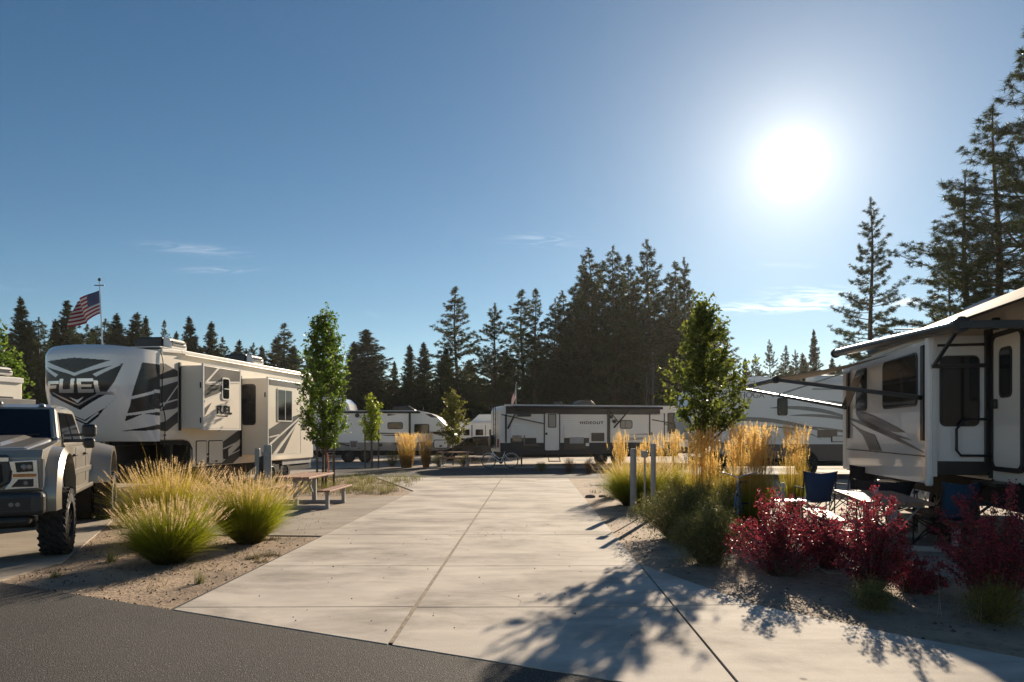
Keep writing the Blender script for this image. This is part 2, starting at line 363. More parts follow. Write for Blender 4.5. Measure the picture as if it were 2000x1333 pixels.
def wheel(parent, loc, r=0.37, w=0.24, ax=(1, 0, 0), rim='blackm', tread=0, spokes=8, rr=0.58, name='wheel'):
    """tyre > rim; ax points to the outside"""
    a = Vector(ax).normalized()
    p = MB()
    prof = [(r*rr*0.9, -w/2), (r*0.93, -w/2), (r, -w*0.38), (r, w*0.38), (r*0.93, w/2), (r*rr, w/2), (r*rr*0.95, w*0.2)]
    p.lathe((0, 0, 0), a, prof, 40)
    if tread:
        u = a.orthogonal().normalized(); v = a.cross(u)
        for i in range(tread):
            for sx, off in ((-.36, 0), (-.12, .5), (.12, 0), (.36, .5)):
                t = 2*math.pi*(i + off)/tread; d = u*math.cos(t) + v*math.sin(t); tg = a.cross(d)
                c = d*(r + 0.006) + a*(sx*w)
                p.bar(c - tg*0.04*r/.45 - a*0.03, c + tg*0.04*r/.45 + a*0.02, 0.07, 0.03, 0, up=d)
            t = 2*math.pi*i/tread; d = u*math.cos(t) + v*math.sin(t)
            for q in (-1, 1): p.bar(d*r*0.99 + a*q*w*.47, d*r*0.86 + a*q*w*.5, 0.045, 0.02, 0, up=a)
    o = p.build(name, 'rubber', parent, smooth=False); o.location = loc
    q = MB()
    q.lathe((0,0,0), a, [(r*rr, -w*.3), (r*rr*1.02, w*0.46), (r*rr*0.93, w*0.5), (r*rr*0.86, w*0.22), (r*rr*0.3, w*0.28), (r*0.17, w*0.42), (r*0.1, w*0.43)], 32)
    u = a.orthogonal().normalized(); v = a.cross(u)
    for i in range(spokes):
        t = 2*math.pi*i/spokes; d = u*math.cos(t) + v*math.sin(t)
        q.bar(d*r*0.15 + a*w*.36, d*r*rr*0.92 + a*w*.33, 0.05*r/.4, 0.04)
    ri = q.build('rim', rim, o)
    return o
# ---------------------------------------------------------------- ground, roads, slabs
struct(sheet('ground', [(-700, -200), (700, -200), (700, 1200), (-700, 1200)], 0.0, 'dirt'))
def road_edge(x): return 7.91 - 0.475 * (x + 5.93)
rdp = [(-40, road_edge(-40)), (-5.93, 7.91)]
rdp += [(x, road_edge(x) + rnd.uniform(-.012, .012)) for x in np.arange(-5.6, 3, 0.12)]
rdp += [(14, road_edge(14)), (14, -30), (-40, -30)]
struct(sheet('front_road', rdp, 0.016, 'asphalt'))
crp = [(-90, 31.5)] + [(x, 26.9 - 0.075 * (x + 9) + rnd.uniform(-.03, .03)) for x in np.arange(-40, 40, .5)] + [(90, 19), (90, 32.6), (-90, 34.6)]
struct(sheet('cross_road', crp, 0.006, 'asphalt'))
# main driveway: separate slabs with open joints over a dark bed
def lx(y): return -3.30 + (y - 6.665) * 0.0298
def rx(y): return 1.56 + (y - 4.78) * 0.0268
def cx(y): return -0.996 + (y - 5.58) * 0.0302
def re_(x): return road_edge(x) + 0.004
jy = [6.75, 8.83, 11.55, 14.7, 17.4, 20.2, 22.9]
bed = MB(); slabs = MB()
rows = [1.0] + jy + [25.6]
for i in range(len(rows) - 1):
    y0, y1 = rows[i], rows[i + 1]; g = 0.011
    for side_ in (0, 1):
        if side_ == 0: a = lambda y: lx(y); b = lambda y: cx(y) - 0.022
        else: a = lambda y: cx(y) + 0.022; b = lambda y: rx(y) - 0.012
        tl = 0.012 if side_ else -0.0
        pts = [(a(y0+g), y0+g), (b(y0+g), y0+g + 0.02), (b(y1-g), y1-g + 0.02), (a(y1-g), y1-g)]
        # cut by the asphalt edge
        out = []
        for k in range(4):
            p, q = pts[k], pts[(k+1) % 4]
            dp, dq = p[1] - re_(p[0]), q[1] - re_(q[0])
            if dp >= 0: out.append(p)
            if dp * dq < 0:
                t = dp / (dp - dq); out.append((p[0] + t*(q[0]-p[0]), p[1] + t*(q[1]-p[1])))
        if len(out) >= 3: slabs.poly((0,0,0), (1,0,0), (0,1,0), (0,0,1), out, -0.05, 0.022)
# right apron wedge beyond the joint
wedge = [(rx(8.97) + .008, 8.97), (3.25, 5.88), (4.1, 5.15), (5.4, 4.05), (7, 2.7), (7, road_edge(7)), (rx(road_edge(1.6)) + .008, road_edge(1.6))]
yj = 6.8
w1 = [(rx(8.97)+.008, 8.97), (2.7, 6.85), (rx(yj)+.008, yj)]; 
slabs.poly((0,0,0), (1,0,0), (0,1,0), (0,0,1), [(rx(8.95)+.010, 8.95), (2.43, 6.87), (rx(yj)+.010, yj+.02)], -0.05, 0.022)
slabs.poly((0,0,0), (1,0,0), (0,1,0), (0,0,1), [(rx(yj)+.010, yj), (2.44, 6.85), (3.26, 5.88), (4.15, 5.0), (5.4, 3.9), (5.4, road_edge(5.4)), (rx(4.5)+.010, road_edge(1.57))], -0.05, 0.022)
# flare at the far end towards the cross road
slabs.poly((0,0,0), (1,0,0), (0,1,0), (0,0,1), [(lx(20.2)-.01, 20.2), (lx(25.5)-.01, 25.5), (lx(25.8)-.01, 26.2), (-5.3, 26.45)], -0.05, 0.022)
struct(slabs.build('driveway', 'concrete'))
bed.add([(lx(4)+.02, 6.7, .010), (rx(4.5), 4.45, .010), (rx(8), 8.9, .010), (rx(25)-.02, 25.4, .010), (lx(25)+.02, 25.4, .010)], [(0,1,2,3,4)])
struct(bed.build('driveway_joints', 'joint'))
cj = MB(); ys = np.linspace(5.62, 25.2, 120)
vs = []
for y in ys:
    w = 0.020 + rnd.uniform(-.003, .003); vs += [(cx(y) - w, y, 0.017), (cx(y) + w, y, 0.017)]
cj.add(vs, [(2*i, 2*i+1, 2*i+3, 2*i+2) for i in range(len(ys) - 1)])
struct(cj.build('driveway_centre_joint', 'joint_tan'))
ck = MB(); rc = random.Random(12)
for (x, y, a, n_) in ((-2.6, 8.2, .5, 26), (.4, 10.6, 2.6, 22), (-1.8, 12.6, .2, 20), (1.2, 6.1, 1.9, 18), (-.4, 7.4, -.4, 14)):
    P_ = []
    for k in range(n_):
        P_.append((x, y)); a += rc.uniform(-.45, .45); x += math.cos(a)*.07; y += math.sin(a)*.07
    vs = []
    for k, (x, y) in enumerate(P_):
        q = P_[min(k+1, len(P_)-1)]; p = P_[max(k-1, 0)]; dx, dy = q[0]-p[0], q[1]-p[1]; l_ = math.hypot(dx, dy) or 1; w_ = .0022*(1 - abs(2*k/len(P_) - 1)*.8)
        vs += [(x - dy/l_*w_, y + dx/l_*w_, .0235), (x + dy/l_*w_, y - dx/l_*w_, .0235)]
    ck.add(vs, [(2*k, 2*k+1, 2*k+3, 2*k+2) for k in range(len(P_)-1)])
struct(ck.build('driveway_cracks', 'joint'))
# picnic pad on the left, truck pad, right pads, far pads
struct(sheet('picnic_pad', [(lx(11.5)-.03, 11.45), (lx(18.6)-.03, 18.7), (-4.9, 17.7), (-7.0, 17.5), (-6.7, 11.7)], 0.018, 'concrete_b', 0.06))
struct(sheet('truck_pad', [(-6.0, 7.98), (-6.0, 9.11), (-7.5, 12.6), (-10.6, 19.5), (-7.2, 40), (-14, 40), (-17, 19), (-13.5, 11.6)], 0.02, 'concrete_b', 0.06))
struct(sheet('patio_pad', [(3.9, 8.45), (6.4, 7.85), (8.6, 17.5), (6.9, 19.0), (5.0, 14.2), (4.3, 11.5)], 0.018, 'concrete_b', 0.06))
struct(sheet('trailer_pad', [(6.5, 7.0), (10.5, 6.0), (14, 24.5), (8.9, 24.8)], 0.012, 'concrete_b', 0.05))
struct(sheet('side_path', [(2.6, 22.6), (7.0, 20.8), (7.0, 22.0), (2.7, 23.8)], 0.012, 'concrete_b', 0.04))
for nm, p in (('far_pad_left', [(-14, 34.9), (-2.6, 34.3), (-2.6, 47), (-16, 47)]), ('far_pad_middle', [(-1.4, 34.1), (12, 33.2), (13, 46), (-1.6, 46)]),
              ('far_pad_right', [(13.5, 24.3), (40, 21.5), (40, 31.2), (13.5, 31.6)]), ('far_curb', [(-40, 33.95), (14, 33.05), (14, 33.4), (-40, 34.4)])):
    struct(sheet(nm, p, 0.018, 'concrete_b', 0.05))

# ---------------------------------------------------------------- grey white toy hauler on the left
FA = math.atan2(0.164, 0.986)
fuel = thing('fifth_wheel_trailer', 'tall white fifth wheel trailer with a big FUEL logo, behind the grey truck', 'trailer', (-9.2, 17.2, 0), -FA)
L, Wd = 9.3, 2.62
# body: upper box full length, lower box from 1.8 m back
prof = [(.45, 1.55), (.45, 3.90), (1.3, 3.97), (L, 3.97), (L, .78), (1.8, .78), (1.8, 1.3), (1.72, 1.5), (1.5, 1.55)]
MB().poly((-Wd, 0, 0), (0, 1, 0), (0, 0, 1), (1, 0, 0), prof, 0, Wd).build('body', 'cream', fuel, bevel=0.03)
# black recess under the nose; its wall is hung lower to shade the ground
MB().poly(*side(0.004), [(0.47, 1.53), (1.45, 1.53), (1.72, 1.46), (1.83, 1.3), (1.83, 0.79), (1.79, .79), (1.79, 1.27), (1.7, 1.40), (0.47, 1.44)], 0, .006).box(-Wd + .03, -.03, 1.66, 1.798, .32, 1.56).build('nose_recess', 'under', fuel)
MB().box(-1.45, -1.0, -.3, 1.8, 1.02, 1.40).box(-1.35, -1.1, -.3, -.1, .95, 1.4).bar((-1.2, -.2, 1.2), (-1.2, -.2, .95), .16).build('pin_box', 'blackm', fuel)
for sx in (-2.2, -.35): MB().box(sx, sx + .12, 1.2, 1.32, .1, 1.5).box(sx - .08, sx + .2, 1.14, 1.4, .02, .1).build('landing_leg', 'blackm', fuel)
# front cap as a fine grid; the printed graphics are its material
nu, nv = 240, 190
Z0, Z1 = 1.52, 3.86
def capf(u, v):   # u -1..1 (right side +1), v 0..1
    z = Z0 + (Z1 - Z0) * v
    bul = 0.08 + 0.76 * (1 - (1 - min(1, v / 0.62)) ** 1.9)
    if v > 0.90: bul -= 0.22 * ((v - 0.90) / 0.10) ** 2
    ramp = (1 - abs(u) ** 5.5) ** 0.42 * (0.86 + 0.14 * (1 - u * u))
    zz = z + (0.055 * (1 - u * u) if v > 0.85 else 0) * ((v - 0.85) / 0.15 if v > 0.85 else 0) - 0.02 * (abs(u) ** 3) * (v > .9) 
    return (-Wd / 2 + u * (Wd / 2 + .03), .45 - (bul + .45) * ramp, zz)
vs = []
us = [math.sin(math.pi / 2 * (-1 + 2 * i / nu)) * 0.55 + (-1 + 2 * i / nu) * 0.45 for i in range(nu + 1)]
for j in range(nv + 1):
    for u in us: vs.append(capf(u, j / nv))
def inpoly(p, x, y):
    c = False; n = len(p)
    for i in range(n):
        x1, y1 = p[i]; x2, y2 = p[i - 1]
        if (y1 > y) != (y2 > y) and x < (x2 - x1) * (y - y1) / (y2 - y1) + x1: c = not c
    return c
# design space: a = metres right of the cap's centre, z
def mir(p): return [(-x, y) for x, y in p]
sx_ = lambda p, k=1.12: [(x*k, y) for x, y in p]
dark = []
shield_top = [(-.80, 3.50), (0, 3.56), (.80, 3.50), (0, 3.20)]
wing = [(.12, 3.17), (1.04, 3.44), (.86, 2.96), (.66, 2.66), (0, 2.30), (0, 3.12)]
shield_top, wing = sx_(shield_top), sx_(wing)
dark += [(shield_top, 1), (wing, 1), (mir(wing), 1)]
lite = [(sx_([(0.95, 3.44), (1.0, 3.40), (.50, 3.10), (.42, 3.16)]), 0), (sx_([(-0.95, 3.44), (-1.0, 3.40), (-.50, 3.10), (-.42, 3.16)]), 0),
        (sx_([(0, 2.44), (.60, 2.74), (.62, 2.71), (0, 2.40), (-.62, 2.71), (-.60, 2.74)]), 2)]
low = sx_([(0, 2.06), (.62, 2.36), (.9, 2.62), (.36, 2.13), (0, 1.92)])
dark += [(low, 1), (mir(low), 1)]
lite += [(sx_([(0, 2.02), (.40, 2.25), (.42, 2.22), (0, 1.98), (-.42, 2.22), (-.40, 2.25)]), 0), ([(-.2, 2.62), (0, 2.54), (.2, 2.62), (0, 2.46)], 0)]
def blockletter(x, w, h, y, s, kind):   # slanted block strokes
    t = 0.075
    def q(x0, x1, y0, y1): return [(x + x0 + s*(y0), y + y0), (x + x1 + s*(y0), y + y0), (x + x1 + s*(y1), y + y1), (x + x0 + s*(y1), y + y1)]
    if kind == 'F': return [q(0, .09, 0, h), q(0, w, h - t, h), q(0, w*.85, h*.45, h*.45 + t)]
    if kind == 'U': return [q(0, .09, 0, h), q(w - .09, w, 0, h), q(0, w, 0, t)]
    if kind == 'E': return [q(0, .09, 0, h), q(0, w, h - t, h), q(0, w*.9, h*.4, h*.4 + t*.8), q(0, w, 0, t)]
    if kind == 'L': return [q(0, .09, 0, h), q(0, w, 0, t)]
for k, x, sl in (('F', -.80, .25), ('U', -.40, .12), ('E', .06, -.02), ('L', .46, -.12)):
    for q in blockletter(x, .36 if k != 'F' else .34, .34, 2.70 + (.02 if k in 'UE' else -.03), sl, k): lite.append((sx_(q, 1.18), 2))
edge = [(1.02, 3.02), (1.30, 3.02), (1.30, 1.9), (1.08, 2.3), (.94, 2.02), (1.0, 2.5)]
edge = [(.98, 3.48), (1.30, 3.48), (1.30, 2.02), (1.02, 2.20), (.76, 2.02), (.92, 2.5), (1.08, 2.74), (.80, 2.56), (.90, 2.8)]
edge = [(1.62, 3.50), (2.6, 3.50), (2.6, 2.12), (1.5, 2.22), (1.0, 2.02), (1.24, 2.42), (1.42, 2.9)]
dark += [(edge, 1), (mir(edge), 1)]
lite += [([(1.15, 2.60), (2.6, 2.98), (2.6, 2.90), (1.15, 2.53)], 0), (mir([(1.15, 2.60), (2.6, 2.98), (2.6, 2.90), (1.15, 2.53)]), 0), ([(1.0, 2.2), (2.6, 2.46), (2.6, 2.36), (1.0, 2.15)], 0)]
dark += [([(.80, 1.78), (2.6, 2.08), (2.6, 1.90), (1.5, 1.80)], 1), (mir([(.80, 1.78), (2.6, 2.08), (2.6, 1.90), (1.5, 1.80)]), 1)]
cap = MB(); fs = []; ms = []
bb = lambda p: (min(a for a, b in p), max(a for a, b in p), min(b for a, b in p), max(b for a, b in p))
layers = [(p, m_, bb(p)) for p, m_ in dark + lite]
for j in range(nv):
    z = Z0 + (Z1 - Z0) * (j + .5) / nv
    row = [vs[j*(nu+1)+i] for i in range(nu+1)]; arc = [0.0]
    for i in range(nu): arc.append(arc[-1] + math.hypot(row[i+1][0]-row[i][0], row[i+1][1]-row[i][1]))
    mid = arc[nu // 2]
    for i in range(nu):
        a = (arc[i] + arc[i+1]) / 2 - mid; mi = 0
        for p, m_, (x0, x1, y0, y1) in layers:
            if x0 <= a <= x1 and y0 <= z <= y1 and inpoly(p, a, z): mi = m_
        if z < 1.57: mi = 0
        fs.append((j*(nu+1)+i, j*(nu+1)+i+1, (j+1)*(nu+1)+i+1, (j+1)*(nu+1)+i)); ms.append(mi)
cap.v = vs; cap.f = fs; cap.m = ms
# close top and bottom back to the body
nb = len(cap.v); top = list(range(nv*(nu+1), (nv+1)*(nu+1))); bot = list(range(0, nu+1))
cap.f.append(top[::-1]); cap.m.append(0); cap.f.append(bot); cap.m.append(0)
co = cap.build('front_cap', ['gelcoat', 'darkp', 'chrome'], fuel, smooth=True)
mod = co.modifiers.new('edge', 'EDGE_SPLIT'); mod.split_angle = R(50)
# side graphics (right side)
g = MB()
f0 = side(0.003)
for p in ([(.47, 3.12), (.47, 3.54), (.7, 3.55), (1.2, 3.40), (1.2, 3.26)], [(.47, 2.5), (.47, 2.96), (1.2, 3.14), (1.2, 2.66)], [(.47, 2.3), (.47, 2.44), (1.2, 2.62), (1.2, 2.40)], [(.47, 1.80), (.47, 2.0), (.7, 2.04), (1.2, 2.32), (1.2, 2.02), (.75, 1.78)],
          [(1.95, 1.0), (2.3, 1.05), (4.2, 1.85), (4.2, 1.55), (3.1, 1.0), (2.4, .82), (1.95, .82)], [(2.9, .80), (3.2, .82), (4.2, 1.35), (4.2, 1.0), (3.8, .80)],
          [(6.6, 2.3), (7.3, 2.62), (7.6, 2.62), (6.6, 2.0)], [(6.6, 1.5), (L, 2.6), (L, 2.2), (6.8, 1.2)]):
    g.poly(*f0, p, 0, 0.004)
g.build('side_graphics', 'char', fuel)
g = MB()
for p in ([(.47, 2.99), (1.22, 3.2), (1.22, 3.14), (.47, 2.93)], [(.49, 2.34), (1.22, 3.06), (1.22, 3.01), (.52, 2.32)], [(.47, 2.16), (1.22, 2.44), (1.22, 2.40), (.47, 2.12)],
          [(2.1, .98), (4.2, 1.5), (4.2, 1.46), (2.2, .95)], [(2.9, .9), (4.2, 1.22), (4.2, 1.19), (2.9, .86)]): g.poly(*f0, p, 0, .008)
g.build('side_graphics_light', 'lighttrim', fuel)
# roof edge gutter
g = MB(); g.bar((0.03, 0.5, 3.88), (0.03, 1.3, 3.93), .06, .09); g.bar((0.03, 1.3, 3.93), (0.03, L, 3.93), .06, .09); g.bar((.06, 1.4, 3.86), (.06, L, 3.86), .05, .03)
g.build('gutter_rail', 'lighttrim', fuel, bevel=.01)
MB().box(-Wd + .04, -.04, .55, L - .02, 3.972, 3.995).build('roof', 'lighttrim', fuel)
c_ = []
for t in range(14): z = 3.84 - t * .19; c_.append((0.05 + .02 * math.sin(t * .9) ** 2, .47 + t * .010 + .05 * math.sin(t * .8), z))
MB().tube(c_, .014, 6).build('cable', 'black', fuel)
# storage doors
for a, b in ((1.98, 2.48), (2.56, 3.28)):
    d = MB().poly(*side(0.004), rrect(a, b, .82, 1.52, .05), 0, .01).build('hatch_frame', 'black', fuel)
    MB().poly(*side(0.004), rrect(a + .025, b - .025, .845, 1.495, .04), .01, .018).build('hatch_door', 'cream', d)
    MB().poly(*side(0.004), [((a+b)/2 - .05, .88), ((a+b)/2 + .05, .88), ((a+b)/2 + .05, .93), ((a+b)/2 - .05, .93)], .018, .03).build('latch', 'black', d)
MB().poly(*side(.004), rrect(3.3, 3.55, .95, 1.25, .02), 0, .012).build('vent', 'black', fuel)
for y_ in (.42, 4.1): MB().poly(*side(.004), rrect(y_ + .2, y_ + .3, 1.66, 1.70, .01), 0, .012).build('marker_light', 'redlens', fuel)
MB().box(-Wd+.1, -.1, 1.9, L, .38, .78).build('chassis', 'under', fuel)  # chassis deepened so it shades the ground under the trailer
MB().box(-.5, -.06, 7.0, L - .1, .60, 1.02).build('underslung_tray', 'galv', fuel)
for y in (6.3, 7.25): wheel(fuel, (-.2, y, .38), .38, .24, (1, 0, 0))
# slide-outs
def slide(parent, x, y0, y1, z0, z1, m, flange='black', name='slide_out', sg=1):
    o = MB().box(min(0, x), max(0, x), y0, y1, z0, z1).build(name, m, parent, bevel=.012)
    xf = x; fl = MB(); d = .05 * sg
    fl.box(min(xf, xf-d), max(xf, xf-d)+.004, y0 - .045, y0 - .001, z0 - .045, z1 + .045)
    fl.box(min(xf, xf-d), max(xf, xf-d)+.004, y1 + .001, y1 + .045, z0 - .045, z1 + .045)
    fl.box(min(xf, xf-d), max(xf, xf-d)+.004, y0, y1, z0 - .045, z0 - .001); fl.box(min(xf, xf-d), max(xf, xf-d)+.004, y0, y1, z1 + .001, z1 + .045)
    fl.build('slide_trim', 'lighttrim', o)
    fb = MB()
    xb = 0.004 * sg
    fb.box(min(xb, xb + .035*sg), max(xb, xb + .035*sg), y0 - .07, y0 - .002, z0 - .06, z1 + .08); fb.box(min(xb, xb+.035*sg), max(xb, xb+.035*sg), y1 + .002, y1 + .07, z0 - .06, z1 + .08)
    fb.build('slide_seal', flange, o)
    return o
sA = slide(fuel, .716, 1.30, 3.03, 1.86, 3.56, 'cream')
f1 = side(.719)
g = MB(); g.poly(*f1, [(1.32, 3.12), (1.32, 3.54), (3.0, 3.54), (3.0, 3.22), (2.2, 3.16)], 0, .004).poly(*f1, [(1.32, 2.66), (1.32, 3.06), (2.1, 3.06), (2.14, 2.9)], 0, .004).poly(*f1, [(1.32, 2.4), (1.62, 2.56), (1.32, 2.2)], 0, .004)
g.build('slide_graphics', 'char', sA)
MB().poly(*f1, [(1.32, 3.1), (1.9, 3.54), (2.0, 3.54), (1.36, 3.06)], 0.004, .008).poly(*f1, [(1.32, 3.12), (3.0, 3.24), (3.0, 3.19), (1.32, 3.08)], .004, .008).poly(*f1, [(1.32, 2.62), (2.1, 2.9), (2.1, 2.85), (1.32, 2.56)], .004, .008).build('slide_stripe', 'lighttrim', sA)
window(f1, 2.10, 2.48, 2.66, 3.30, sA, r=.08, frame='lighttrim', split=[-2.98], glass='glassb')
text('lettering', 'FUEL', .30, f1, 1.86, 2.28, 'darkp', sA, bold=.012, xs=1.12, ext=.003)
MB().poly(*f1, [(1.86, 2.2), (2.4, 2.2), (2.4, 2.225), (1.86, 2.225)], 0, .005).build('underline', 'darkp', sA)
for z_ in (2.95, 2.0): MB().box(.60, .64, 1.28, 1.302, z_, z_ + .15).build('latch', 'black', sA)
sB = slide(fuel, .93, 4.27, 6.40, 1.05, 3.44, 'cream')
fe = end(4.267)
window(fe, .0 + .02, .50, 1.98, 3.26, sB, r=.1, split=[-2.7], glass='glassb')
MB().box(.80, .83, 4.25, 4.272, 2.85, 3.0).build('latch', 'black', sB)
f2 = side(.933)
window(f2, 4.80, 5.78, 1.92 + .18, 3.16, sB, r=.04, frame='lighttrim', split=[5.28], glass='glassb')
g = MB()
g.poly(*f2, [(4.30, 1.52), (4.30, 1.85), (5.2, 2.15), (6.36, 2.38), (6.36, 2.16), (5.3, 1.62), (4.5, 1.08), (4.30, 1.08)], 0, .004).poly(*f2, [(4.7, 1.08), (5.7, 2.0), (6.2, 2.14), (5.2, 1.08)], 0, .004)
g.poly(*f2, [(4.30, 3.24), (4.30, 3.42), (6.36, 3.42), (6.36, 3.24)], 0, .004)
g.build('slide_graphics', 'char', sB)
MB().poly(*f2, [(4.30, 1.40), (6.36, 2.30), (6.36, 2.24), (4.30, 1.32)], .004, .008).poly(*f2, [(4.30, 1.62), (5.0, 1.70), (5.0, 1.66), (4.30, 1.58)], .004, .008).poly(*f2, [(4.5, 1.07), (6.3, 2.2), (6.36, 2.18), (4.75, 1.07)], .004, .008).build('slide_stripe', 'lighttrim', sB)
window(f0, 6.62, 7.25, 2.0, 3.2, fuel, r=.05, glass='glassb')
# rear ladder, and step
g = MB()
for y in (L + .12, L + .12): pass
for x in (-.15, -.50): g.tube([(x, L + .02, 3.9), (x, L + .15, 3.85), (x, L + .15, 1.0), (x, L + .02, .95)], .017, 6)
for k in range(9): g.tube([(-.15, L + .15, 1.2 + k * .3), (-.50, L + .15, 1.2 + k * .3)], .014, 6)
g.build('ladder', 'blackm', fuel)
def aircon(parent, x, y, z, l=.95, w=.72, h=.34, m='black', grille='alu', front=-1):
    o = MB()
    pts = [(-l/2, 0), (-l/2, h*.6), (-l*.40, h*.92), (-l*.25, h), (l*.30, h), (l/2, h*.75), (l/2, 0)]
    pts = [(front * -1 * a, b) for a, b in pts]
    o.poly((x - w/2, y, z), (0, 1, 0), (0, 0, 1), (1, 0, 0), pts, 0, w)
    o = o.build('air_conditioner', m, parent, bevel=.05, seg=3)
    g = MB()
    for k in range(5): g.box(x + w/2 + .001, x + w/2 + .012, y - l*.3, y + l*.34, z + .05 + k*.045, z + .07 + k*.045)
    g.build('grille', grille, o)
    return o
def ac_side(parent, x, y, z):
    o = MB().poly((x, y, z), (1, 0, 0), (0, 0, 1), (0, 1, 0), [(-.5, 0), (-.55, .2), (-.42, .34), (.3, .34), (.3, 0)], -.38, .38).build('air_conditioner', 'black', parent, bevel=.05)
    g = MB().poly((x, y, z), (1, 0, 0), (0, 0, 1), (0, 1, 0), [(.31, .02), (.31, .34), (.48, .30), (.55, .15), (.55, .02)], -.34, .34).build('end_cover', 'lighttrim', o, bevel=.03)
    MB().box(.5 + x - .02, .5 + x + .07, y - .28, y + .28, z + .12, z + .16).box(.5 + x - .02, .5 + x + .07, y - .28, y + .28, z + .20, z + .24).build('grille', 'black', g)
ac_side(fuel, -.72, 1.5, 3.99); ac_side(fuel, -.72, 5.6, 3.99)

# ---------------------------------------------------------------- beige trailer at the left edge, behind the truck
tb = thing('travel_trailer', 'beige travel trailer at the left edge, behind the truck roof', 'trailer', (-20.4, 17.5, 0), -FA)
MB().poly((-2.4, 0, 0), (0, 1, 0), (0, 0, 1), (1, 0, 0), [(0, .8), (0, 3.86), (9, 3.86), (9, .8)], 0, 2.4).build('body', 'cream', tb, bevel=.04)
MB().bar((.03, 0, 3.74), (.03, 9, 3.74), .08, .2).build('awning_roller', 'lighttrim', tb, bevel=.02)
for a, b in ((5.6, 7.0), (7.9, 8.6)): window(side(.003), a, b, 2.3, 3.1, tb, glass='glassb')
MB().box(.02, .7, 7.0, 8.9, 1.2, 3.0).build('slide_out', 'greyp', tb, bevel=.02)
MB().bar((.05, 5.0, 3.3), (.5, 6.6, 3.3), .07, .05).bar((.5, 6.6, 3.3), (.05, 7.0, 3.05), .07, .05).bar((.05, 5.0, 2.9), (.4, 6.0, 2.95), .08, .05).build('awning_arm', 'blackm', tb)
MB().box(-2.3, -.1, .2, 8.8, .4, .8).build('chassis', 'under', tb)
ac_side(tb, -.8, 6.2, 3.88); ac_side(tb, -.5, 8.2, 3.88)
for y in (4, 4.9): wheel(tb, (-.2, y, .38), .38, .22)

# ---------------------------------------------------------------- grey pickup truck
TA = math.atan2(-0.907, 0.42)
tr = thing('pickup_truck', 'lifted metallic grey pickup truck parked nose first at the left edge', 'truck', (-7.39, 9.36, 0.02), TA)
def arch(cx_, r, z, n=10, a0=180, a1=0): return [(cx_ + r * math.cos(R(a0 + (a1 - a0) * i / n)), z + r * math.sin(R(a0 + (a1 - a0) * i / n))) for i in range(n + 1)]
rear = -4.4
def lower(xs_):
    pts = [(.80, .98), (.82, 1.40), (.74, 1.50), (-.70, 1.62), (-.95, 1.50), (-6.15, 1.50), (-6.2, .95), (rear - .62, .92)]
    pts += arch(rear, .62, .80, a0=170, a1=10) + [(rear + .66, .80), (-.66, .80)] + arch(0, .62, .80, a0=170, a1=10) + [(.66, .86)]
    return pts
b = MB(); b.poly((0, -.93, 0), (1, 0, 0), (0, 0, 1), (0, 1, 0), lower(0), 0, 1.86)
b.build('body', 'truckp', tr, bevel=.045, seg=3)
# greenhouse as a tapered loft
def loft(secs, name, m, parent, bevel=.03):
    o = MB(); n = len(secs[0]); vs = [p for s_ in secs for p in s_]; fs = [tuple(range(n))[::-1], tuple(range((len(secs)-1)*n, len(secs)*n))]
    for i in range(len(secs) - 1):
        for j in range(n): fs.append((i*n+j, i*n+(j+1) % n, (i+1)*n+(j+1) % n, (i+1)*n+j))
    o.add(vs, fs); return o.build(name, m, parent, bevel=bevel)
def ring(x0, x1, wy, z): return [(x0, -wy, z), (x1, -wy, z), (x1, wy, z), (x0, wy, z)]
loft([ring(-3.15, -.62, .90, 1.49), ring(-3.08, -1.30, .74, 2.12), ring(-2.9, -1.55, .64, 2.18)], 'cab', 'truckp', tr, .05)
# hood: raised centre, flat scooped
loft([[(.78, -.84, 1.40), (.78, .84, 1.40), (-.72, .87, 1.52), (-.72, -.87, 1.52)], [(.66, -.74, 1.53), (.66, .74, 1.53), (-.72, .82, 1.66), (-.72, -.82, 1.66)]], 'hood', 'truckp', tr, .05)
MB().add([(.5, -.42, 1.54), (.5, .42, 1.54), (-.7, .56, 1.66), (-.7, -.56, 1.66), (.25, -.36, 1.595), (.25, .36, 1.595), (-.7, .46, 1.695), (-.7, -.46, 1.695)], [(0,1,5,4),(1,2,6,5),(2,3,7,6),(3,0,4,7),(4,5,6,7)]).build('hood_bulge', 'truckp', tr, bevel=.03)
def quadpanel(p, name, m, parent, t=.012, inset=0):
    p = [Vector(q) for q in p]; n = (p[1] - p[0]).cross(p[2] - p[0]).normalized()
    o = MB().add([q - n * t for q in p] + [q + n * t for q in p], [tuple(range(len(p)))[::-1], tuple(range(len(p), 2*len(p)))] + [(i, (i+1) % len(p), len(p)+(i+1) % len(p), len(p)+i) for i in range(len(p))])
    return o.build(name, m, parent)
ws = quadpanel([(-.66, -.80, 1.55), (-.66, .80, 1.55), (-1.28, .67, 2.08), (-1.28, -.67, 2.08)], 'windshield', 'glass', tr, .02)
def sidep(x, z, o=0): # point on the cab's left flank
    t = (z - 1.49) / (2.12 - 1.49); return (x, .90 - .16 * t + .008 + o, z)
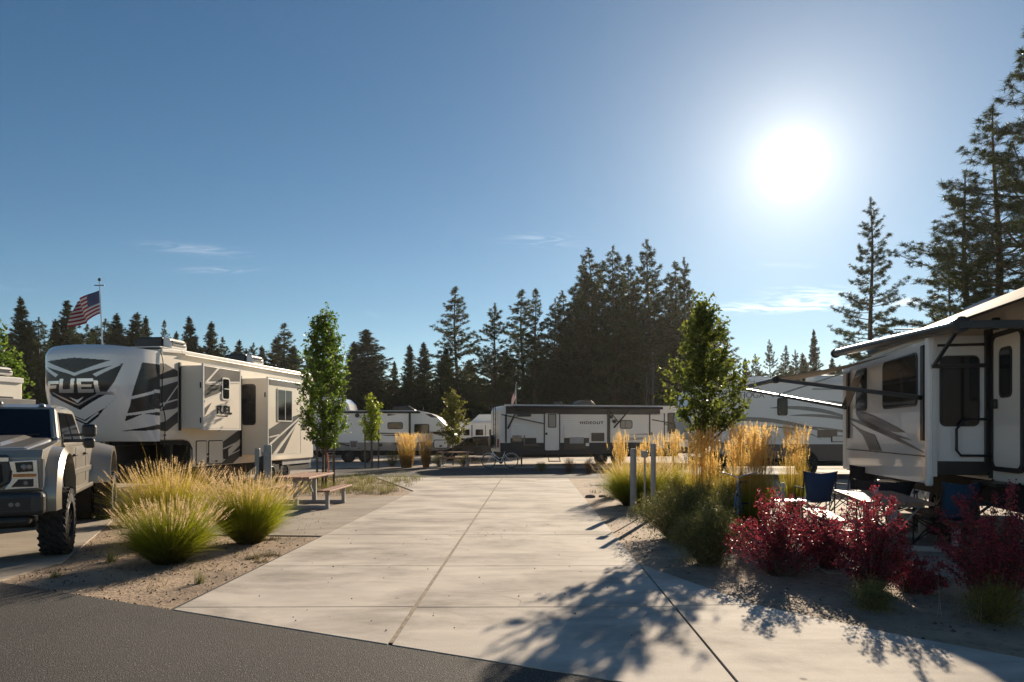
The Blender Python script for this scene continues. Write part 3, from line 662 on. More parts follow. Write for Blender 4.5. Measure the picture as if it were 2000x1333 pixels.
for sgn in (1, -1):
    for q in ([(-1.0, 1.57), (-1.90, 1.57), (-1.90, 2.05), (-1.43, 2.05)], [(-2.02, 1.57), (-2.86, 1.57), (-2.74, 2.05), (-2.02, 2.05)]):
        pp = [sidep(x, z) for x, z in q]; pp = [(x, y * sgn, z) for x, y, z in pp]
        quadpanel(pp, 'side_window', 'glass', tr, .010)
    MB().box(-.92, -.55, sgn * .91 - .02, sgn * .91 + .02, 1.49, 1.52).build('trim', 'black', tr)
    # door cuts and crease
    g = MB()
    for x in (-.72, -1.97, -3.1): g.box(x - .006, x + .006, sgn * .932 - .003, sgn * .932 + .003, .86, 1.48)
    g.build('door_gap', 'black', tr)
    MB().poly((0, sgn * .925, 0), (1, 0, 0), (0, 0, 1), (0, sgn, 0), [(-.70, 1.02), (-3.7, 1.02), (-3.7, 1.12), (-.70, 1.12)], 0, .03).build('body_crease', 'truckp', tr, bevel=.012)
    MB().box(-3.6, -.72, sgn * .94 - .06, sgn * .94 + .06, .72, .80).build('running_board', 'truckp', tr, bevel=.02)
    for x in (-1.75, -2.9):
        MB().box(x - .11, x + .11, sgn * .95 - .015, sgn * .95 + .03, 1.335, 1.375).build('door_handle', 'black', tr, bevel=.01)
    # tow mirrors
    mr = MB().bar((-1.05, sgn * .9, 1.60), (-1.02, sgn * 1.22, 1.60), .05, .05).bar((-1.05, sgn * .9, 1.68), (-1.02, sgn * 1.22, 1.70), .04, .04).build('mirror_arm', 'black', tr)
    MB().box(-1.12, -.96, sgn * 1.24 - .10, sgn * 1.24 + .10, 1.66, 1.86).box(-1.10, -.97, sgn * 1.24 - .08, sgn * 1.24 + .08, 1.48, 1.64).build('mirror_head', 'black', mr, bevel=.045, seg=3)
    MB().box(-1.13, -1.115, sgn * 1.24 - .08, sgn * 1.24 + .08, 1.68, 1.84).build('mirror_glass', 'chrome', mr)
    # front fender flare
    fl = MB(); pts = arch(0, .73, .82, 30, 185, -12); pin = arch(0, .61, .82, 30, 185, -12)
    for i in range(30):
        a_, b_ = pts[i], pts[i+1]; c, d = pin[i], pin[i+1]; y0, y1 = sgn * .88, sgn * 1.12; ym = sgn * 1.07
        m1 = (a_[0]*.72 + c[0]*.28, ym, a_[1]*.72 + c[1]*.28); m2 = (b_[0]*.72 + d[0]*.28, ym, b_[1]*.72 + d[1]*.28)
        fl.add([(a_[0], y0, a_[1]), (b_[0], y0, b_[1]), m2, m1, (d[0], y1, d[1]), (c[0], y1, c[1]), (c[0], y0, c[1]), (d[0], y0, d[1])], [(0,1,2,3), (3,2,4,5), (5,4,7,6), (6,7,1,0)])
    fl = fl.build('front_flare', 'truckp', tr, smooth=True); wd_ = fl.modifiers.new('w', 'WELD'); wd_.merge_threshold = .002; es = fl.modifiers.new('e', 'EDGE_SPLIT'); es.split_angle = R(48)
    MB().poly((0, sgn * .56, 0), (1, 0, 0), (0, 0, 1), (0, sgn, 0), arch(0, .60, .80, 12, 180, 0), 0, .42).build('wheel_well', 'under', tr)
    MB().poly((0, sgn * .56, 0), (1, 0, 0), (0, 0, 1), (0, sgn, 0), arch(rear, .60, .80, 12, 180, 0), 0, .42).build('wheel_well', 'under', tr)
    # wide rear fender
    rf = MB(); pts = arch(rear, .80, .76, 30, 180, 0); pin = arch(rear, .60, .76, 30, 180, 0)
    for i in range(30):
        a_, b_ = pts[i], pts[i+1]; c, d = pin[i], pin[i+1]
        y0, y1 = sgn * .88, sgn * 1.26
        am = ((a_[0]*.82 + rear*.18), a_[1]*.86 + .14*.8); bm_ = ((b_[0]*.82 + rear*.18), b_[1]*.86 + .14*.8)
        rf.add([(a_[0], y0, a_[1]), (b_[0], y0, b_[1]), (bm_[0], y1, bm_[1]), (am[0], y1, am[1]), (c[0], y1, c[1]), (d[0], y1, d[1]), (c[0], y0, c[1]), (d[0], y0, d[1])],
               [(0,1,2,3), (3,2,5,4), (4,5,7,6), (6,7,1,0)])
    rf = rf.build('rear_fender', 'truckp', tr, smooth=True); wd_ = rf.modifiers.new('w', 'WELD'); wd_.merge_threshold = .002; es = rf.modifiers.new('e', 'EDGE_SPLIT'); es.split_angle = R(40)
    wheel(tr, (0, sgn * .98, .465), .465, .32, (0, sgn, 0), 'blackm', 26, 10, .60)
    wheel(tr, (rear, sgn * 1.12, .465), .465, .30, (0, sgn, 0), 'blackm', 26, 10, .60)
    wheel(tr, (rear, sgn * .76, .465), .465, .30, (0, sgn, 0), 'blackm', 0, 0, .60)
    # headlight: a C of two lamps, chrome surround
    h = MB().poly((.82, 0, 0), (0, 1, 0), (0, 0, 1), (1, 0, 0), [(sgn * .50, 1.36), (sgn * .88, 1.38), (sgn * .90, .99), (sgn * .52, .98), (sgn * .60, 1.12), (sgn * .60, 1.22)], -.14, .02).build('headlight', 'chrome', tr, bevel=.015)
    MB().poly((.84, 0, 0), (0, 1, 0), (0, 0, 1), (1, 0, 0), [(sgn * .64, 1.34), (sgn * .83, 1.35), (sgn * .84, 1.22), (sgn * .66, 1.21)], 0, .012).poly((.84, 0, 0), (0, 1, 0), (0, 0, 1), (1, 0, 0), [(sgn * .60, 1.02), (sgn * .84, 1.02), (sgn * .84, 1.12), (sgn * .68, 1.12)], 0, .012).build('lamp_recess', 'black', h)
    MB().lathe((.845, sgn * .74, 1.28), (1, 0, 0), [(.035, 0), (.035, .02), (.02, .03)], 12).lathe((.845, sgn * .80, 1.28), (1, 0, 0), [(.03, 0), (.03, .02)], 12).lathe((.845, sgn * .76, 1.07), (1, 0, 0), [(.025, 0), (.025, .02)], 12).build('lamp', 'lens', h)
    MB().poly((.84, 0, 0), (0, 1, 0), (0, 0, 1), (1, 0, 0), [(sgn * .62, 1.15), (sgn * .87, 1.15), (sgn * .87, 1.19), (sgn * .62, 1.19)], 0, .014).build('indicator', 'amber', h)
    MB().poly((0, sgn * .935, 0), (1, 0, 0), (0, 0, 1), (0, sgn, 0), [(.66, 1.02), (.82, 1.0), (.83, 1.38), (.72, 1.37)], -.02, .008).build('side_marker', 'lens', h)
    MB().box(.915, .94, sgn * .66 - .16, sgn * .66 + .16, .72, .88).build('fog_recess', 'black', tr)
    MB().lathe((.94, sgn * .69, .80), (1, 0, 0), [(.028, 0), (.028, .01)], 10).lathe((.94, sgn * .62, .80), (1, 0, 0), [(.028, 0), (.028, .01)], 10).build('fog_lamp', 'lens', tr)
    MB().lathe((-1.36, sgn * .56, 2.135), (-.3, 0, 1), [(.05, 0), (.045, .03), (.02, .05)], 10).build('roof_marker', 'lens', tr)
MB().lathe((-1.40, 0, 2.17), (-.3, 0, 1), [(.05, 0), (.045, .03), (.02, .05)], 10).build('roof_marker', 'lens', tr)
MB().box(.55, .93, -.97, .97, .64, .955).build('front_bumper', 'truckd', tr, bevel=.07, seg=3)
MB().box(.92, .942, -.42, .42, .68, .86).build('bumper_intake', 'black', tr)
MB().box(.50, .88, -.80, .80, .52, .64).build('lower_valance', 'black', tr, bevel=.04)
for s_ in (-.36, .36): MB().tube([(.93, s_ - .04, .74), (.99, s_ - .04, .73), (.99, s_ + .04, .73), (.93, s_ + .04, .74)], .014, 6).build('tow_hook', 'blackm', tr)
MB().box(-.74, -.58, -.84, .84, 1.60, 1.655).build('cowl', 'black', tr, bevel=.02)
MB().poly((.876, 0, 0), (0, 1, 0), (0, 0, 1), (1, 0, 0), [(-.13 + .13*math.cos(R(a)) + .13, 1.17 + .055*math.sin(R(a))) for a in range(0, 360, 20)], 0, .012).build('grille_badge', 'bluefab', tr)
# grille
MB().poly((.825, 0, 0), (0, 1, 0), (0, 0, 1), (1, 0, 0), [(-.56, 1.44), (.56, 1.44), (.60, 1.25), (.58, 1.08), (.42, .97), (-.42, .97), (-.58, 1.08), (-.60, 1.25)], -.1, .035).build('grille', 'truckd', tr, bevel=.02)
g = MB()
for s_ in (-1, 1): g.poly((.862, 0, 0), (0, 1, 0), (0, 0, 1), (1, 0, 0), [(s_ * .08, 1.32), (s_ * .50, 1.32), (s_ * .52, 1.10), (s_ * .40, 1.02), (s_ * .08, 1.02)], 0, .012)
g.build('grille_mesh', 'under', tr)
MB().bar((.87, -.58, 1.38), (.87, .58, 1.38), .04, .05).build('grille_bar', 'chrome', tr)
MB().bar((-.64, -.5, 1.66), (-.8, .1, 1.70), .02, .015).bar((-.64, .1, 1.66), (-.8, .62, 1.70), .02, .015).build('wiper', 'black', tr)
MB().box(-6.1, -3.2, -.92, .92, 1.502, 1.53).box(-6.1, -3.3, -.80, .80, 1.0, 1.49).build('bed_rail_cap', 'black', tr)
MB().box(-6.0, .5, -.55, .55, .50, .80).build('chassis', 'under', tr)
for ax_ in (0, rear): MB().bar((ax_, -.7, .465), (ax_, .7, .465), .14).build('axle', 'under', tr)
# ---------------------------------------------------------------- dark awning trailer with the two doors, middle
HA = R(13)
hd = thing('travel_trailer', 'long white travel trailer with a black awning and HIDEOUT lettering, in the far row', 'trailer', (-.62, 35.6, 0), HA)
HL = 12.0
FN = ((0, 0, 0), (1, 0, 0), (0, 0, 1), (0, -1, 0))
MB().poly((0, 0, 0), (1, 0, 0), (0, 0, 1), (0, 1, 0), [(0, .72), (0, 2.9), (.12, 3.12), (.3, 3.17), (9.6, 3.17), (10.6, 3.0), (11.6, 2.45), (HL, 1.9), (HL, .95), (11.6, .72)], 0, 2.4).build('body', 'siding', hd)
MB().poly(*FN, [(0, .58), (0, 1.2), (11.95, 1.2), (11.93, .95), (11.5, .58)], .002, .014).build('skirt', 'siding_dark', hd)
MB().box(.25, 9.9, -.03, .12, 3.165, 3.22).build('roof_rail', 'lighttrim', hd)
# rolled awning: roller, arms and a short fabric drop
aw = MB().tube([(.55, -.55, 3.06), (8.9, -.55, 3.06)], .07, 12).build('awning_roller', 'blackm', hd)
MB().add([(.55, -.01, 3.15), (8.9, -.01, 3.15), (8.9, -.56, 3.13), (.55, -.56, 3.13), (.55, -.01, 3.14), (8.9, -.01, 3.14), (8.9, -.56, 3.12), (.55, -.56, 3.12)], [(0,1,2,3),(7,6,5,4),(0,3,7,4),(1,5,6,2),(3,2,6,7)]).build('awning_fabric', 'black', aw)
MB().poly(*FN, [(.3, 2.72), (9.0, 2.72), (9.0, 3.12), (.3, 3.12)], .004, .03).build('awning_case', 'siding_dark', hd)
for a0, b0, c0 in (((.40, -.05, 1.95), (.85, -.5, 3.02), None), ((6.3, -.05, 2.0), (7.05, -.55, 3.05), None)):
    MB().bar(a0, b0, .07, .07).build('awning_arm', 'blackm', hd)
for q in (((.05, -.08, 2.68), (2.35, -.2, 2.2), .09), ((.30, -.05, 2.7), (.30, -.05, 1.22), .08), ((6.05, -.05, 2.9), (6.45, -.3, 2.3), .06), ((8.5, -.06, 2.45), (10.9, -.1, 2.05), .05)): MB().bar(q[0], q[1], q[2], .05).build('awning_brace', 'blackm', hd)
MB().box(.9, 1.65, -.12, -.01, 2.58, 2.86).build('slide_topper', 'black', hd, bevel=.03)
for x, w in ((2.42, .78), (8.42, .80)):
    d = MB().poly(*FN, rrect(x, x + w, .80 if x < 5 else .86, 2.78, .08), .01, .03).build('door', 'lighttrim', hd)
    g = MB().poly(*FN, [(x - .06, .78), (x, .78), (x, 2.80), (x - .06, 2.80)], .01, .045).poly(*FN, [(x + w, .78), (x + w + .06, .78), (x + w + .06, 2.80), (x + w, 2.80)], .01, .045)
    g.build('door_frame', 'black', d)
    if x < 5: window(FN, x + .16, x + w - .16, 2.0, 2.74, d, glass='blind', t=.045)
    MB().box(x + .02, x + .12, -.08, -.03, 1.62, 1.74).build('handle', 'black', d)
for x, w, cont in ((.55, 1.4, 0), (3.48, 1.4, 1)):
    k = MB().poly(*FN, rrect(x, x + w, 1.48, 2.13, .03), .015, .05).build('kitchen_hatch', 'lighttrim', hd)
    n = MB().poly(*FN, [(x, .83), (x + w, .83), (x + w, 1.46), (x, 1.46)], .015, .022).build('kitchen_opening', 'black', k)
    if cont: MB().box(x + .3, x + 1.1, -.06, -.023, 1.15, 1.5).build('fridge', 'galv', n, bevel=.02); MB().box(x + 1.2, x + 1.38, -.08, -.023, 1.02, 1.18).build('cup', 'lighttrim', n)
    else: MB().box(x + .7, x + 1.5, -.05, -.023, 1.05, 1.12).box(x + .7, x + .78, -.05, -.023, 1.05, 1.6).box(x + .1, x + .6, -.05, -.023, 1.25, 1.6).build('shelf', 'brownp', n)
MB().poly(*FN, rrect(5.92, 6.08, .8, 3.1, .01), .015, .05).build('corner_trim', 'black', hd)
MB().poly(*FN, rrect(5.02, 5.75, 1.27, 1.73, .02), .012, .03).build('vent', 'black', hd)
window(FN, 6.65, 7.38, 1.95, 2.42, hd, r=.12, glass='blind', split=[6.95])
window(FN, 9.45, 10.0, 1.68, 2.84, hd, r=.09)
MB().poly(*FN, rrect(10.08, 10.82, .9, 1.42, .06), .015, .04).build('hatch_frame', 'black', hd)
MB().poly(*FN, rrect(10.13, 10.77, .95, 1.37, .05), .04, .048).build('hatch_door', 'lighttrim', hd)
g = MB()
for p in ([(7.0, 1.62), (8.2, 1.70), (8.9, 1.55), (8.2, 1.60)], [(6.2, 1.42), (8.2, 1.50), (8.2, 1.36), (6.6, 1.30)], [(8.9, 2.36), (10.5, 2.05), (10.6, 1.95), (9.4, 2.12)]): g.poly(*FN, p, .004, .012)
g.build('side_graphics', 'greyp', hd)
text('lettering', 'HIDEOUT', .20, FN, 4.36, 2.20, 'darkp', hd, xs=1.35, space=1.2, ext=.004, t=.02, bold=.006)
g = MB()
g.lathe((6.3, -.03, 2.35), (0, -1, 0), [(.10, 0), (.10, .1), (.05, .12)], 14).box(6.05, 6.2, -.10, -.02, 2.5, 2.68).lathe((.95, -.05, 3.0), (0, -1, 0), [(.08, 0), (.08, .05)], 10)
g.build('speaker', 'black', hd)
MB().box(2.45, 3.15, -.35, -.02, .42, .46).box(2.5, 3.1, -.62, -.32, .22, .26).bar((2.5, -.02, .7), (2.5, -.6, .22), .03).bar((3.1, -.02, .7), (3.1, -.6, .22), .03).build('step', 'blackm', hd)
for x in (5.6, 6.55): wheel(hd, (x, .12, .36), .36, .22, (0, -1, 0))
MB().box(.2, 10.2, .2, 2.2, .42, .72).build('chassis', 'under', hd)
for x in (1.2, 9.9): MB().bar((x, .2, .6), (x, .2, .04), .07).box(x - .14, x + .14, .1, .3, 0.02, .05).build('stabilizer_jack', 'blackm', hd)
ac = MB().poly((5.0, .9, 3.17), (1, 0, 0), (0, 0, 1), (0, 1, 0), [(-.5, 0), (-.5, .16), (-.36, .30), (-.1, .36), (.3, .34), (.5, .2), (.62, .03), (.62, 0)], 0, .8).build('air_conditioner', 'black', hd, bevel=.04)
MB().box(4.46, 5.66, .86, .90, 3.19, 3.23).build('grille', 'lighttrim', ac)
MB().box(3.25, 3.6, .8, 1.2, 3.17, 3.42).build('roof_vent', 'black', hd, bevel=.04)
# rear wall bits
FR = ((0, 0, 0), (0, -1, 0), (0, 0, 1), (-1, 0, 0))
g = MB()
for y in (.6, 1.1): g.tube([(-.02, y, 3.2), (-.12, y, 3.1), (-.12, y, .9)], .02, 6)
for k in range(8): g.tube([(-.12, .6, 1.05 + k*.28), (-.12, 1.1, 1.05 + k*.28)], .016, 6)
g.build('ladder', 'blackm', hd)
MB().lathe((-.02, 1.6, 1.25), (-1, 0, 0), [(.33, 0), (.36, .05), (.36, .2), (.28, .25)], 20).build('spare_wheel', 'black', hd)
MB().box(-.05, -.01, .3, .5, .95, 1.4).build('tail_light', 'redlens', hd)

# ---------------------------------------------------------------- white and grey trailer, left of the middle
ml = thing('travel_trailer', 'white and grey travel trailer with sloping nose, behind two golden grass clumps', 'trailer', (-11.55, 39.5, 0), R(-1)); ml.scale = (1.09, 1.09, 1.04)
# nose at +x end; local x from 0 (rear) to 7.8
MB().poly((0, 0, 0), (1, 0, 0), (0, 0, 1), (0, 1, 0), [(0, .68), (0, 2.83), (5.8, 2.86), (6.3, 2.72), (6.62, 2.55), (7.3, 1.85), (7.50, 1.55), (7.52, 1.1), (7.3, .80), (6.8, .68)], 0, 2.3).build('body', 'white', ml, bevel=.03)
MB().poly(*FN, [(1.35, .69), (1.35, 1.12), (2.4, 1.12), (7.5, 1.14), (7.3, .82), (6.8, .69)], .002, .008).build('lower_panel', 'greyp', ml)
g = MB()
for p in ([(1.36, 1.15), (1.36, 1.05), (2.6, .78), (2.5, .78)], [(3.2, 1.68), (4.8, 1.64), (4.95, 1.58), (3.6, 1.60)], [(3.5, 1.56), (4.9, 1.55), (5.15, 1.46), (3.9, 1.50)], [(6.1, 1.72), (7.33, 1.75), (7.42, 1.62), (6.7, 1.62)],
          [(6.2, 1.66), (6.6, 1.70), (7.2, 1.50), (7.0, 1.47)], [(6.0, 2.72), (6.35, 2.70), (6.65, 2.50), (6.3, 2.52)], [(4.0, 2.72), (4.5, 2.66), (4.0, 2.60)]): g.poly(*FN, p, .010, .016)
g.build('side_graphics', 'darkp', ml)
MB().box(.3, 5.75, -.10, -.001, 2.74, 2.86).build('awning_case', 'blackm', ml, bevel=.03)
MB().box(.2, 5.7, 0, .06, 2.86, 2.90).build('roof_rail', 'lighttrim', ml)
MB().poly(*FN, rrect(1.28, 1.34, .69, 2.75, .01), .005, .03).poly(*FN, rrect(5.13 + .0, 5.24, 1.0, 2.78, .01), .005, .05).build('awning_arm', 'blackm', ml)
window(FN, 4.0, 4.82, 1.86, 2.25, ml, r=.1); window(FN, 5.42, 6.22, 1.62, 2.15, ml, r=.08)
d = MB().poly(*FN, rrect(6.45, 7.22, .80, 1.28, .07), .010, .03).build('hatch_frame', 'black', ml)
MB().poly(*FN, rrect(6.49, 7.18, .84, 1.24, .06), .03, .038).build('hatch_door', 'white', d)
MB().poly(*FN, rrect(6.76, 6.9, .88, .98, .02), .038, .05).build('latch', 'black', d)
MB().poly(*FN, rrect(2.0, 2.42, .80, 1.22, .04), .010, .035).build('furnace_vent', 'galv', ml)
MB().poly(*FN, rrect(2.05, 2.37, .85, 1.17, .03), .036, .04).build('vent_cover', 'brownp', ml)
g = MB().lathe((2.4, -.03, 2.62), (0, -1, 0), [(.12, 0), (.12, .06)], 12)
g.poly(*FN, rrect(3.55, 3.72, .9, 1.05, .03), .01, .04).poly(*FN, rrect(4.4, 4.55, 1.0, 1.12, .03), .01, .04).tube([(4.5, -.06, 1.08), (4.55, -.1, .9), (4.4, -.1, .6)], .012, 5)
g.build('fittings', 'black', ml)
for x in (1.9, 2.8): wheel(ml, (x, .10, .36), .36, .22, (0, -1, 0))
MB().box(.2, 7.0, .2, 2.1, .4, .68).build('chassis', 'under', ml)
g = MB()
for k in range(4): g.box(.62, 1.25, -.35 - .0*k, -.02, .25 + k * .16, .28 + k * .16)
g.build('steps', 'galv', ml)
ac = MB().poly((4.7, .8, 2.86), (1, 0, 0), (0, 0, 1), (0, 1, 0), [(-.55, 0), (-.5, .34), (.25, .34), (.6, .12), (.66, 0)], 0, .7).build('air_conditioner', 'black', ml, bevel=.04)
MB().tube([(5.8, .5, 2.86), (5.85, .5, 3.08)], .012, 5).build('antenna', 'galv', ml)

# overcab motorhome whose roof shows above it
mh = thing('motorhome', 'pale motorhome whose rounded cab roof shows above the white and grey trailer', 'motorhome', (-14.75, 48.5, 0), 0); mh.scale = (1.1, 1.1, 1.08)
MB().poly((0, 0, 0), (1, 0, 0), (0, 0, 1), (0, 1, 0), [(0, .5), (0, 3.6), (.5, 3.95), (2.1, 3.95), (2.5, 3.85), (2.82, 3.5), (3.0, 2.9), (3.1, 1.9), (4.1, 1.5), (4.2, .5)], 0, 2.4).build('body', 'gelcoat', mh, bevel=.08, seg=3)
MB().poly(*FN, [(1.5, 3.05), (1.55, 3.72), (2.2, 3.72), (2.5, 3.5), (2.66, 3.05)], .003, .012).build('window', 'glassb', mh)
MB().bar((2.55, -.02, 3.82), (2.85, -.02, 2.95), .09, .03).build('windscreen_pillar', 'darkp', mh)
for x in (.9, 3.3): wheel(mh, (x, .2, .36), .36, .24, (0, -1, 0))

# pale blue trailer and dark car between the two rows
bt = thing('travel_trailer', 'small pale blue travel trailer in the shade behind the dark car', 'trailer', (-3.75, 45.0, 0), 0)
MB().poly((0, 0, 0), (1, 0, 0), (0, 0, 1), (0, 1, 0), [(0, .7), (0, 2.0), (.12, 2.35), (.3, 2.46), (5, 2.46), (5, .7)], 0, 2.3).build('body', 'white', bt, bevel=.05)
MB().poly((0, 0, 0), (1, 0, 0), (0, 0, 1), (0, 1, 0), [(1.0, 2.46), (1.55, 2.95), (5, 3.0), (5, 2.46)], .5, 2.2).build('pop_up_roof', 'white', bt, bevel=.03)
MB().box(.2, 5, -.05, 0, 2.34, 2.42).build('awning_case', 'lighttrim', bt)
for a, b_ in ((.55, .95), (1.35, 1.85), (2.25, 2.8)): window(FN, a, b_, 1.55, 1.95, bt, r=.05, t=.012)
MB().poly(*FN, [(1.08, .8), (1.14, .8), (1.14, 2.25), (1.08, 2.25)], .003, .012).poly(*FN, [(1.98, .8), (2.02, .8), (2.02, 2.25), (1.98, 2.25)], .003, .012).poly(*FN, [(.1, 1.36), (3.2, 1.5), (5, 1.5), (5, 1.42), (3.2, 1.42), (.1, 1.2)], .003, .012).build('side_graphics', 'darkp', bt)
wheel(bt, (3.0, .1, .34), .34, .2, (0, -1, 0))
MB().box(.2, 4.8, .2, 2.0, .4, .7).build('chassis', 'under', bt)
car = thing('parked_car', 'dark car with a shiny curved roof, parked between the two far trailers', 'car', (-3.2, 41.5, 0), 0)
cp = [(-1.3, .35), (-1.35, .75), (-.9, .88), (-.2, .95), (.35, 1.36), (.9, 1.5), (1.8, 1.52), (2.5, 1.45), (3.1, 1.15), (3.3, .9), (3.35, .35)]
MB().poly((0, 0, 0), (1, 0, 0), (0, 0, 1), (0, 1, 0), cp, 0, 1.75).build('body', 'darkp', car, bevel=.09, seg=3)
MB().poly(*FN, [(0, .96), (.42, 1.32), (1.0, 1.42), (1.0, .96)], .002, .01).poly(*FN, [(1.1, .96), (1.1, 1.42), (2.4, 1.38), (2.9, 1.08), (2.9, .96)], .002, .01).build('side_window', 'glass', car)
MB().bar((.30, .04, 1.38), (.9, .04, 1.53), .05, .03).bar((.9, .04, 1.53), (1.8, .04, 1.555), .05, .03).bar((1.8, .04, 1.555), (2.5, .04, 1.48), .05, .03).build('roof_strip', 'chrome', car)
for x in (-.6, 2.4): wheel(car, (x, .06, .33), .33, .2, (0, -1, 0))
MB().lathe((-1.32, .25, .66), (-1, 0, -.1), [(.09, 0), (.06, .03)], 10).lathe((-1.32, 1.5, .66), (-1, 0, -.1), [(.09, 0), (.06, .03)], 10).build('headlight', 'lens', car)

# ---------------------------------------------------------------- cream motorhome (TIOGA) behind the reed grass
tg = thing('motorhome', 'cream and brown motorhome lettered TIOGA, behind the tall golden reed grass on the right', 'motorhome', (7.35, 27.0, 0), R(2))
MB().poly((0, 0, 0), (1, 0, 0), (0, 0, 1), (0, 1, 0), [(-.1, 1.5), (-.3, 2.3), (-.1, 3.3), (.2, 3.7), (1.3, 3.74), (8.4, 3.74), (8.4, .62), (4.9, .62), (4.9, .75), (1.4, .75), (1.2, 1.3)], 0, 2.4).build('body', 'white', tg, bevel=.05)
MB().poly(*FN, [(1.42, .76), (1.36, 1.28), (8.35, 1.28), (8.35, .64), (4.95, .64)], .003, .010).build('skirt', 'brownp', tg)
def swoosh(b, fr, p0, p1, p2, w, n=10):
    P = []; Q = []
    for i in range(n + 1):
        t = i / n; x = (1-t)**2*p0[0] + 2*t*(1-t)*p1[0] + t*t*p2[0]; y = (1-t)**2*p0[1] + 2*t*(1-t)*p1[1] + t*t*p2[1]
        ww = w * math.sin(math.pi * min(1, .02 + t * .98)) ** .7; P.append((x, y + ww / 2)); Q.append((x, y - ww / 2))
    b.poly(*fr, P + Q[::-1], .004, .010)
g = MB()
for a in (((.2, 2.15), (2.5, 2.55), (5.2, 1.75), .17), ((.2, 2.3), (.6, 2.35), (1.2, 2.5), .05), ((2.9, 2.72), (4.8, 2.85), (6.4, 2.2), .16), ((3.7, 2.42), (5.4, 2.5), (6.7, 2.1), .12), ((4.0, 2.0), (5.6, 1.9), (7.4, 1.5), .1),
          ((5.2, 3.02), (6.6, 2.8), (8.2, 2.45), .1), ((2.0, 1.95), (4.0, 2.1), (5.0, 1.45), .07)): swoosh(g, FN, a[0], a[1], a[2], a[3])
g.build('side_graphics', 'greyp', tg)
window(FN, 3.18, 3.60, 2.42, 3.12, tg, r=.08, glass='glass')
text('lettering', 'TIOGA', .34, FN, 1.62, 3.12, 'greyp', tg, ext=.003, t=.012)
MB().poly(*FN, [(4.6, 3.45), (8.3, 3.45), (8.3, 3.5), (4.6, 3.5)], .003, .03).build('trim_strip', 'galv', tg)
MB().box(.3, 8.3, -.04, .03, 3.74, 3.78).build('roof_rail', 'lighttrim', tg)
ac = MB().poly((2.9, .7, 3.74), (1, 0, 0), (0, 0, 1), (0, 1, 0), [(-.5, 0), (-.5, .25), (-.3, .3), (.2, .28), (.6, .1), (.6, 0)], 0, .7).build('air_conditioner', 'gelcoat', tg, bevel=.05)
MB().box(5.0, 6.9, .7, 1.5, 3.75, 4.1).build('air_conditioner', 'lighttrim', tg, bevel=.1, seg=3)
for x in (4.35, .6): 
    MB().poly(*FN, arch(x, .50, .52, 12, 180, 0), -.01, .014).build('wheel_arch', 'under', tg)
    wheel(tg, (x, -.02, .40), .40, .26, (0, -1, 0))
MB().box(.3, 8.2, .2, 2.2, .4, .75).build('chassis', 'under', tg)
d = MB().poly(*FN, rrect(5.35, 6.15, 1.36, 1.62, .03), .012, .03).build('hatch_frame', 'black', tg)
MB().poly(*FN, rrect(5.4, 6.1, 1.39, 1.59, .03), .03, .036).build('hatch_door', 'cream', d)
MB().poly(*FN, rrect(4.8, 5.6, 1.55, 1.85, .03), .012, .03).build('vent', 'brownp', tg)

# ---------------------------------------------------------------- near trailer on the right with awnings and slide-out
RA = math.atan2(0.225, 0.974)
nr = thing('fifth_wheel_trailer', 'large cream fifth wheel trailer with open awnings and an entry door, at the right edge', 'trailer', (7.23, 10.3, 0), -RA)
MB().poly((0, 0, 0), (0, 1, 0), (0, 0, 1), (1, 0, 0), [(-3.6, 1.02), (-3.6, 3.66), (6.3, 3.66), (6.3, 1.02)], .0, 2.45).build('body', 'cream', nr, bevel=.03)
fs_ = side(0, -1)
so_ = slide(nr, -.80, 0.0, 5.3, 1.12, 3.22, 'gelcoat', sg=-1)
f3 = side(-.803, -1)
for y_ in (0, 5.15): MB().box(-.865, -.805 + .03, y_, y_ + .14, .92, 3.24).build('corner_post', 'white', so_, bevel=.03, seg=3)
MB().poly(*f3, [(.15, .95), (.15, 1.36), (5.13, 1.36), (5.13, .90)], -.02, .010).build('skirt', 'gelcoat', so_)
MB().poly(*f3, [(.15, 1.365), (.15, 1.385), (5.13, 1.385), (5.13, 1.365)], 0, .014).build('skirt_line', 'darkp', so_)
window(f3, .62, 2.45, 2.18, 3.06, so_, r=.12, glass='glass', fw=.03)
window(f3, 3.55, 4.35, 2.20, 3.08, so_, r=.10, glass='glassb', fw=.06)
# tilted pane standing open
MB().add([(-.83, 3.62, 3.02), (-.83, 4.28, 3.02), (-1.12, 4.28, 2.28), (-1.12, 3.62, 2.28), (-.84, 3.62, 3.02), (-.84, 4.28, 3.02), (-1.13, 4.28, 2.28), (-1.13, 3.62, 2.28)], [(0,1,2,3),(7,6,5,4),(0,4,5,1),(1,5,6,2),(2,6,7,3),(3,7,4,0)]).build('open_vent_pane', 'glassb', so_)
g = MB()
swoosh(g, f3, (4.9, 2.05), (3.6, 1.95), (.25, 1.42), .09); swoosh(g, f3, (4.3, 2.2), (3.6, 2.0), (1.2, 1.75), .22); swoosh(g, f3, (4.4, 2.2), (4.1, 1.9), (.9, 1.62), .10)
g.poly(*f3, [(4.95, 1.98), (4.1, 1.82), (3.0, 1.70), (2.55, 1.40), (3.35, 1.40), (3.8, 1.68), (4.4, 1.85)], .004, .010)
g.build('slide_graphics', 'brownp', so_)
for y_ in (.22, 4.87): MB().poly(*f3, [(y_, 1.62), (y_, 3.12), (y_ + .14, 3.12), (y_ + .14, 1.62)], .01, .05).build('awning_rail', 'blackm', so_)
f4 = end(-.003)
MB().poly(*f4, [(-.77, 1.10), (-.04, 1.10), (-.04, 1.31), (-.77, 1.31)], .002, .02).build('lower_trim', 'black', so_)
MB().poly(*f4, [(-.77, 3.06), (-.04, 3.06), (-.04, 3.10), (-.77, 3.10)], .002, .02).build('upper_trim', 'black', so_)
